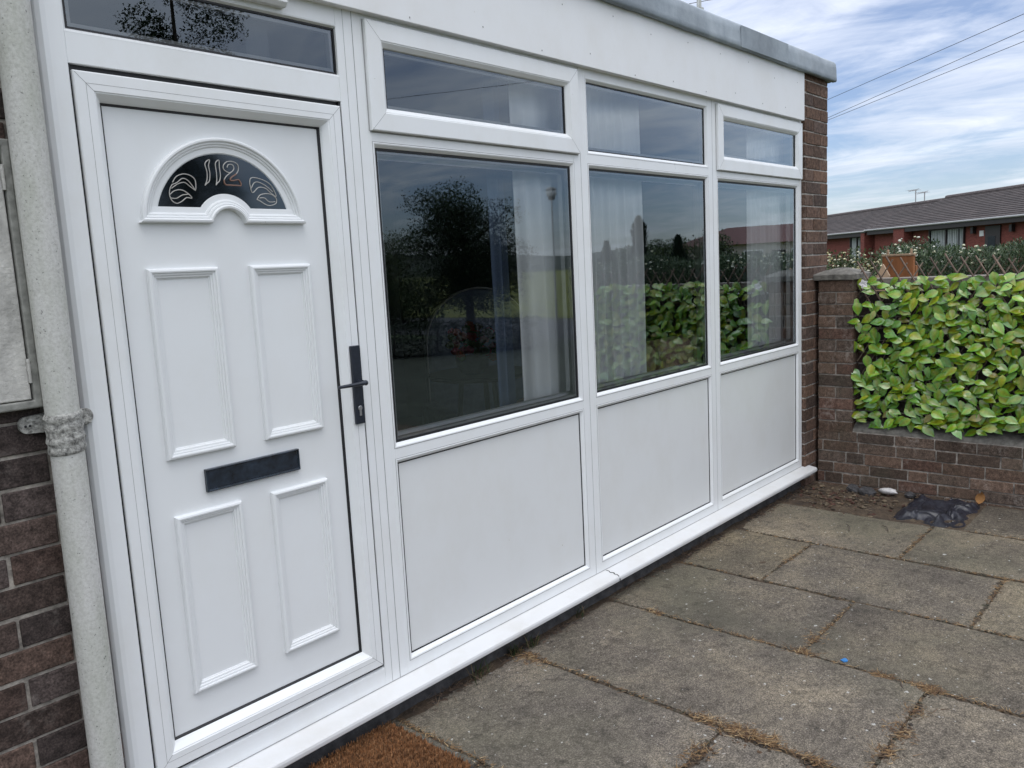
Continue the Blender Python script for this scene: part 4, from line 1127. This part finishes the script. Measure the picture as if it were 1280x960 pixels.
# orange wooden panel between two posts and a pale offcut
t = empty('wooden_screen', (4.95, -.26, -.24), R(-12)); tag(t, 'orange-brown wooden panel with a pale top rail and two pegs standing behind the lattice', 'wooden panel')
mb = MB(); mb.box(-.014, .014, -.125, .125, .75, 1.675); mb.build('panel', M['orangewood'], t, bevel=.003)
mb = MB(); mb.box(-.018, .018, -.13, .13, 1.6755, 1.692); mb.build('top_rail', M['palewood'], t, bevel=.003)
for s in (-.10, .085):
    mb = MB(); mb.box(-.008, .008, s - .008, s + .008, 1.6925, 1.728); mb.build('peg', M['palewood'], t, bevel=.004)
for s in (-.11, .11):
    mb = MB(); mb.box(.016, .05, s - .02, s + .02, 0, 1.6); mb.build('post', M['orangewood'], t, bevel=.003)
mb = MB(); mb.prism([(0, -.05, 0), (0, .05, 0), (0, .045, .42), (0, .01, .52), (0, -.045, .44)], (.03, 0, 0)); o = mb.build('wooden_offcut', M['palewood'], bevel=.003); o.location = (4.28, -.30, .88); o.rotation_euler = (R(4), R(10), 0)
tag(o, 'pale pointed wooden offcut leaning behind the lattice left of the orange panel', 'wooden offcut')
mb = MB(); mb.box(4.22, 4.36, -.55, -.1, -.24, .877); o = mb.build('planter_box', M['greywood'], bevel=.006); tag(o, 'grey wooden planter box hidden behind the garden wall under the pale offcut', 'planter')

# ================================================================== BUNGALOWS OPPOSITE
E0 = Vector((26.87, 2.754, 0)); D = Vector((.677, .736, 0)).normalized(); NB = Vector((.736, -.677, 0)).normalized(); ZU = Vector((0, 0, 1))
def far_house(t0, t1, eave, ridge, label, wins, doors, piers, lamps, sign=None, aerials=()):
    root = empty('terraced_bungalow', E0 + D * ((t0 + t1) / 2) + NB * 3.5 + ZU * -.24); tag(root, label, 'bungalow', 'red brick bungalows across the road')
    inv = -Vector(root.location)
    P = lambda t, o, z: E0 + D * t + NB * o + ZU * z
    def bl(mb, nm, mat, par=None, **k):
        o = mb.build(nm, mat, par or root, **k)
        if par is None: o.location = inv
        return o
    mb = MB(); q = [P(t0, .35, -.24), P(t1, .35, -.24), P(t1, 6.65, -.24), P(t0, 6.65, -.24)]
    mb.prism(q, ZU * (eave + .05 + .24))
    for e in (t0, t1): mb.poly([P(e, .35, eave), P(e, 3.5, ridge - .06), P(e, 6.65, eave)])
    bl(mb, 'wall', M['redbrick'])
    mb = MB(); nC = 15; rows_n = 40
    for sgn, oo in ((1, 0.0), (-1, 7.0)):
        for c in range(nC):
            a, b = c / nC, (c + 1.12) / nC
            for k in range(rows_n):
                ta = t0 - .12 + (t1 - t0 + .24) * k / rows_n; tb = t0 - .12 + (t1 - t0 + .24) * (k + .985) / rows_n
                g = lambda f, dz: (oo + sgn * (3.5 + .02) * min(f, 1.0), eave - .02 + (ridge - eave + .02) * min(f, 1.0) + dz)
                (o0, z0), (o1, z1) = g(a, .035), g(b, .01)
                v = rnd(.7, 1.25); mb.col = (.046 * v, .036 * v, .034 * v)
                mb.add([P(ta, o0, z0), P(tb, o0, z0), P(tb, o1, z1), P(ta, o1, z1), P(ta, o0, z0 - .03), P(tb, o0, z0 - .03)], [(0, 1, 2, 3), (0, 4, 5, 1)])
    mb.col = (.085, .07, .068); mb.tube([P(t0 - .12, 3.5, ridge + .02), P(t1 + .12, 3.5, ridge + .02)], .09, 8)
    mb.col = (.05, .045, .045); mb.prism([P(t0, .0, eave - .035), P(t0, 3.5, ridge - .03), P(t0, 7, eave - .035)], D * (t1 - t0))
    rf = bl(mb, 'roof', M['tile'])
    mb = MB(); mb.tube([P(t0 - .1, -.05, eave - .045), P(t1 + .1, -.05, eave - .045)], .035, 8)
    bl(mb, 'gutter', M['seam'])
    mb = MB(); mb.obox(P((t0 + t1) / 2, .02, eave - .14), D, NB, ZU, (t1 - t0) / 2, .012, .09); mb.obox(P((t0 + t1) / 2, .18, eave - .10), D, NB, ZU, (t1 - t0) / 2, .17, .01); bl(mb, 'soffit', M['darkframe'])
    for (a, b, z0, z1) in wins:
        mb = MB()
        for (ua, ub, za, zb) in ((a, b, z1 - .06, z1), (a, b, z0, z0 + .06), (a, a + .06, z0 + .06, z1 - .06), (b - .06, b, z0 + .06, z1 - .06), ((a + b) / 2 - .03, (a + b) / 2 + .03, z0 + .06, z1 - .06)):
            mb.obox(P((ua + ub) / 2, .33, (za + zb) / 2), D, NB, ZU, (ub - ua) / 2, .05, (zb - za) / 2)
        wn_ = bl(mb, 'window', M['darkframe'])
        mb = MB(); mb.obox(P((a + b) / 2, .338, (z0 + z1) / 2), D, NB, ZU, (b - a) / 2 - .05, .004, (z1 - z0) / 2 - .05); mb.build('pane', M['farglass'], wn_)
        mb = MB(); n = int((b - a) / .10)
        for k in range(n):
            v = random.choice([.5, .75, 1.0, 1.0, .2]) if k < n * .55 else random.choice([1.0, .95, .9])
            mb.col = (.40 * v, .43 * v, .43 * v); mb.obox(P(a + .09 + (b - a - .18) * (k + .5) / n, .331, (z0 + z1) / 2), D, NB, ZU, .035, .0015, (z1 - z0) / 2 - .07)
        mb.build('blind', M['blind'], wn_)
    for (a, b, z1) in doors:
        mb = MB(); mb.obox(P((a + b) / 2, .335, (z1 - .24) / 2), D, NB, ZU, (b - a) / 2, .03, (z1 + .24) / 2); dr = bl(mb, 'door', M['darkframe'])
        mb = MB(); mb.obox(P((a + b) / 2 + .03, .302, z1 - .55), D, NB, ZU, (b - a) / 4, .004, .22); mb.build('door_pane', M['farglass'], dr)
    for (a, b) in piers:
        mb = MB(); mb.obox(P((a + b) / 2, .16, (eave - .1 - .24) / 2), D, NB, ZU, (b - a) / 2, .17, (eave - .12 + .24) / 2); bl(mb, 'porch_pier', M['redbrick'])
    for (a, z) in lamps:
        mb = MB(); mb.obox(P(a, .27, z), D, NB, ZU, .06, .06, .11); mb.tube([P(a, .33, z + .16), P(a, .27, z + .18), P(a, .27, z + .1)], .015, 6); bl(mb, 'wall_lamp', M['darkframe'])
    if sign:
        mb = MB(); mb.obox(P(sign, .34, 1.86), D, NB, ZU, .10, .012, .09); bl(mb, 'house_sign', M['whitepaint'])
    for (a, h) in aerials:
        mb = MB(); mb.tube([P(a, 3.5, ridge), P(a, 3.5, h)], .022, 6); mb.tube([P(a + .55, 3.5, h - .05), P(a - .25, 3.5, h + .02)], .01, 5)
        for k in range(5): mb.tube([P(a - .1 + .14 * k, 3.5 - .18, h - .0), P(a - .1 + .14 * k, 3.5 + .18, h - .03)], .006, 4)
        bl(mb, 'television_aerial', M['seam'])
    return root
far_house(-9, 8.9, 2.35, 3.46, 'nearer red brick bungalow with a wide window, dark door and brown tiled roof', [(3.18, 5.16, .7, 2.14), (-4, -2.2, .9, 2.1)], [(1.43, 2.14, 2.08)], [(6.24, 6.94)], [(2.68, 1.98), (.85, 1.96)], 2.35)
far_house(9.05, 27, 2.32, 3.38, 'farther red brick bungalow partly hidden by the brown brick pier, its roof carrying two aerials', [(9.62, 10.78, .7, 2.12)], [(13.1, 14.0, 2.05)], [(9.06, 9.35)], [], None, [(11.2, 4.02), (10.55, 3.86)])

# ================================================================== OVERHEAD WIRES
def wire(a, b, ext0, ext1, sag, lab):
    a = Vector(a); b = Vector(b); d = (b - a).normalized(); p = a - d * ext0; q = b + d * ext1; pts = []
    for i in range(25):
        t = i / 24; pts.append(p + (q - p) * t - Vector((0, 0, sag * 4 * t * (1 - t))))
    mb = MB(); mb.tube(pts, .006, 6); o = mb.build('overhead_wire', M['rubber'], smooth=True); tag(o, lab, 'wire', 'overhead wires in the sky')
wire((23.2, 7.1, 6.0), (17.9, 1.32, 6.0), 18, 14, .0, 'highest of the three thin wires crossing the sky right of the brick pier')
wire((24.1, 7.53, 5.6), (17.5, 1.22, 5.6), 18, 14, .0, 'middle wire of the three right of the brick pier, crossing the lowest one')
wire((23.9, 7.45, 5.5), (18.1, 1.31, 5.52), 18, 14, .0, 'lowest of the three thin wires crossing the sky right of the brick pier')
wire((13.2, 6.7, 6.5), (13.7, 5.87, 6.57), 20, 0.6, .0, 'short stretch of wire behind the mast above the grey roof edge')
wire((14.0, -16.5, 6.5), (15.6, -13.0, 6.5), 16, 6, .0, 'single wire across the sky mirrored in the small top window by the door')

# ================================================================== MIRRORED IN THE GLASS
def tree(name, x, y, h, cw, label, cols, n=3500, leafsz=.16, trunk=.12, base=.35, lean=0.0, nb=11, group='trees across the garden'):
    root = empty(name, (x, y, -.24)); tag(root, label, 'tree', group)
    mb = MB(); mb.tube([(0, 0, 0), (lean * .3, 0, h * .4), (lean, .05, h * .85)], [trunk, trunk * .7, trunk * .2], 8)
    for k in range(9):
        a = rnd(0, 2 * PI); z = h * rnd(base, .75); L = cw * rnd(.3, .55)
        mb.tube([(lean * z / h, 0, z), (lean * z / h + L * .6 * math.cos(a), L * .6 * math.sin(a), z + L * .4), (lean * z / h + L * math.cos(a), L * math.sin(a), z + L * .8)], [trunk * .4, trunk * .22, trunk * .06], 5)
    mb.build('trunk', M['bark'], root, smooth=True)
    mb = MB(); bx = []
    for k in range(nb):
        a = rnd(0, 2 * PI); r0 = cw * rnd(.15, .6); z = h * rnd(base + .08, .92); s = cw * rnd(.28, .5) * (1.15 - .5 * z / h)
        bx.append((r0 * math.cos(a) + lean * z / h, r0 * math.sin(a), z, s, s, s * rnd(.6, .9)))
    plant_mass(mb, bx, int(n * 2.6), leafsz * .5, cols)
    mb.build('crown', M['foliage'], root)
DG = [(.03, .05, .025), (.045, .07, .03), (.025, .04, .022)]
LG = [(.07, .10, .035), (.09, .12, .05), (.05, .075, .03)]
tree('broadleaf_tree', 11.2, -10.6, 3.55, 1.9, 'dark bushy windswept tree mirrored in the window nearest the door', DG, 26000, .10, base=.26, lean=-.2, nb=34)
tree('broadleaf_tree', 11.5, -14.2, 2.75, 1.7, 'pale green bush mirrored at the left edge of the window nearest the door', LG, 12000, .10, base=.24, nb=24)
tree('broadleaf_tree', 6.2, -13.2, 8.8, 1.6, 'tall slender tree mirrored in the pane above the white door', DG, 11000, .12, base=.3, nb=24)
tree('broadleaf_tree', 24.0, -15.0, 2.3, 2.0, 'spreading green tree mirrored in the middle window beside the conifers', DG + LG, 4000, .2, base=.12)
tree('broadleaf_tree', 30.0, -16.0, 2.5, 2.6, 'broad rounded tree mirrored in front of the red roofed house', DG + LG, 4000, .22, base=.1)
tree('broadleaf_tree', 15.5, -18.5, 2.3, 2.6, 'wide mid green tree standing behind the globe street lamp', LG + DG, 4000, .2, base=.1)
hr = empty('low_hedge', (8.6, -10.9, -.24), R(32)); tag(hr, 'low dark hedge across the forecourt mirrored in the window nearest the door', 'hedge')
mb = MB()
for i in range(16000):
    x = rnd(-3.6, 3.6); y = rnd(-.35, .35); z = rnd(0, .72 + .06 * noise.noise(Vector((x * 2, y * 3, 1)))); q = Vector((x, y, z)); a = rnd(0, 2 * PI)
    d = Vector((math.cos(a), math.sin(a), rnd(-.2, 1))).normalized(); s_ = rnd(.04, .08); sd = Vector((-math.sin(a), math.cos(a), rnd(-.4, .4))).normalized() * s_ * .3; v = rnd(.6, 1.4)
    mb.add([q, q + d * s_ * .5 + sd, q + d * s_, q + d * s_ * .5 - sd], [(0, 1, 2, 3)], [(.03 * v, .048 * v, .026 * v)] * 4)
mb.build('foliage', M['foliage'], hr)
for k in range(8):
    mb = MB(); mb.tube([(-3.2 + .9 * k, 0, 0), (-3.15 + .9 * k, .03, .6)], [.03, .015], 6); mb.build('stem', M['bark'], hr)
def conifer(x, y, h, w0, label):
    root = empty('conifer', (x, y, -.24)); tag(root, label, 'tree', 'dark conifers mirrored in the middle window')
    mb = MB(); mb.tube([(0, 0, 0), (0, 0, h * .95)], [.08, .01], 7); mb.build('trunk', M['bark'], root)
    mb = MB()
    for i in range(5000):
        t = random.random() ** .8; z = h * (.04 + .96 * t); rr = w0 * (1 - t) ** .7 * rnd(.2, 1.2) * (1 + .4 * math.sin(z * 9 + x)); a = rnd(0, 2 * PI); q = Vector((rr * math.cos(a), rr * math.sin(a), z)); s = .09 * rnd(.6, 1.3)
        d = Vector((math.cos(a) * .5, math.sin(a) * .5, 1)).normalized(); sd = Vector((-math.sin(a), math.cos(a), 0)) * s * .22; v = rnd(.6, 1.3); c = (.022 * v, .04 * v, .022 * v)
        mb.add([q, q + d * s * .5 + sd, q + d * s, q + d * s * .5 - sd], [(0, 1, 2, 3)], [c] * 4)
    mb.build('crown', M['foliage'], root)
conifer(11.8, -6.5, 2.55, .48, 'tallest narrow dark conifer mirrored in the middle window'); conifer(12.4, -6.0, 2.15, .5, 'shorter dark conifer to the right in the pair mirrored in the middle window'); conifer(11.4, -7.0, 2.1, .42, 'shorter dark conifer nearest the curtain in the middle window')
t = empty('street_lamp', (16.6, -12.5, -.24)); tag(t, 'globe street lamp on a slim post mirrored beside the white curtain', 'street lamp')
mb = MB(); mb.tube([(0, 0, 0), (0, 0, .9), (0, 0, 3.62)], [.03, .022, .018], 10); mb.build('post', M['steel'], t)
mb = MB(); mb.ball((0, 0, 3.80), .15, .15, .15, 16, 10); g_ = mb.build('globe', M['whitepaint'], t, smooth=True)
mb = MB(); mb.lathe((0, 0, 3.62), [(.03, -.02), (.09, 0), (.10, .05), (.03, .05)], 14); mb.build('collar', M['darkframe'], t)
mb = MB(); mb.lathe((0, 0, 3.845), [(.151, .03), (.15, .06), (.10, .11), (.001, .128)], 16); mb.build('hood', M['seam'], t, smooth=True)
# red roofed house far across
t = empty('red_roofed_house', (57, -24.8, -.24), R(-20)); tag(t, 'far pale house with a red hipped roof mirrored in the farthest window', 'house')
mb = MB(); mb.box(-4, 4, -6, 6, 0, 2.7); mb.build('wall', simple('pale_render', (.4, .36, .33), .9), t)
mb = MB(); v_ = [(-4.4, -6.4, 2.65), (4.4, -6.4, 2.65), (4.4, 6.4, 2.65), (-4.4, 6.4, 2.65), (0, -2.6, 4.0), (0, 2.6, 4.0)]
mb.add(v_, [(0, 1, 4), (1, 2, 5, 4), (2, 3, 5), (3, 0, 4, 5), (3, 2, 1, 0)]); mb.build('roof', simple('red_roof_tile', (.10, .045, .04), .9, var=.3, scale=6), t)
for k in (-3.5, -1.0, 2.2):
    mb = MB(); mb.box(-4.04, -4.0, k, k + 1.3, 1.0, 2.2); wn_ = mb.build('window', M['whitepaint'], t)
    mb = MB(); mb.box(-4.06, -4.042, k + .08, k + 1.22, 1.08, 2.12); mb.build('pane', M['farglass'], wn_)
mb = MB(); mb.box(-4.05, -4.0, .9, 1.8, 0, 2.1); mb.build('door', M['darkframe'], t)
# silver car
t = empty('parked_car', (18.0, -7.6, -.226), R(84)); tag(t, 'silver car parked on the road mirrored faintly in the farthest window', 'car')
mb = MB()
sec = [(-2.05, .35, .62, .78), (-1.95, .28, .86, .82), (-1.2, .25, .93, .85), (-.3, .25, .96, .86), (.9, .25, .94, .86), (1.75, .27, .88, .83), (2.05, .33, .7, .78)]
rows = []
for (x, z0, z1, hw) in sec:
    rows.append([(x, -hw + .1, z0), (x, -hw, z0 + .15), (x, -hw, z1 - .15), (x, -hw + .08, z1), (x, hw - .08, z1), (x, hw, z1 - .15), (x, hw, z0 + .15), (x, hw - .1, z0)])
mb.strip(rows, True); mb.poly(rows[0]); mb.poly(rows[-1][::-1]); mb.build('body', M['carpaint'], t, smooth=False, bevel=.03)
mb = MB(); sec = [(-1.25, .93, .76, .93), (-.75, .9, .66, 1.36), (.2, .9, .66, 1.42), (1.1, .9, .64, 1.36), (1.8, .88, .74, .92)]
rows = [[(x, -.76, .90), (x, -hw, z), (x, hw, z), (x, .76, .90)] for (x, zb, hw, z) in sec]
mb.strip(rows); mb.build('cabin_glass', M['farglass'], t, smooth=False)
mb = MB(); mb.strip([[(x, -hw + .02, z + .012), (x, 0, z + .03), (x, hw - .02, z + .012)] for (x, zb, hw, z) in sec[1:4]]); rr_ = mb.build('car_roof', M['carpaint'], t); rr_.modifiers.new('t', 'SOLIDIFY').thickness = .02
for sx_ in (-1.3, 1.3):
    for sy_ in (-.76, .76):
        mb = MB(); mb.tube([(sx_, sy_ - .1, .31), (sx_, sy_ + .1, .31)], .31, 20); wh = mb.build('wheel', M['rubber'], t)
        mb = MB(); mb.tube([(sx_, sy_ - .105, .31), (sx_, sy_ + .105, .31)], .19, 16); mb.build('rim', M['steel'], wh)
for s in (-.55, .55):
    mb = MB(); mb.obox((-2.02, s, .68), Vector((1, 0, 0)), Vector((0, 1, 0)), ZU, .05, .17, .07); mb.build('headlight', M['whitepaint'], t, bevel=.02)
# distant wooded hills
mb = MB(); rows = []
for i in range(97):
    a = 2 * PI * i / 96; r0 = 420
    h = 9 + 9 * noise.noise(Vector((math.cos(a) * 2.2, math.sin(a) * 2.2, 1))) + 3 * noise.noise(Vector((math.cos(a) * 9, math.sin(a) * 9, 1)))
    if 40 < math.degrees(math.atan2(math.cos(a), math.sin(a))) % 360 < 88: h = min(h, 4)
    rows.append([(C.x + math.sin(PI / 2 - a) * (r0 - 60), C.y + math.sin(a) * (r0 - 60), -2), (C.x + math.cos(a) * r0, C.y + math.sin(a) * r0, max(h, 1.5)), (C.x + math.cos(a) * (r0 + 130), C.y + math.sin(a) * (r0 + 130), -2)])
mb.strip(rows); tag(mb.build('hills', simple('wooded_hillside', (.03, .04, .028), 1, var=.4, scale=.05), smooth=True), kind='structure')
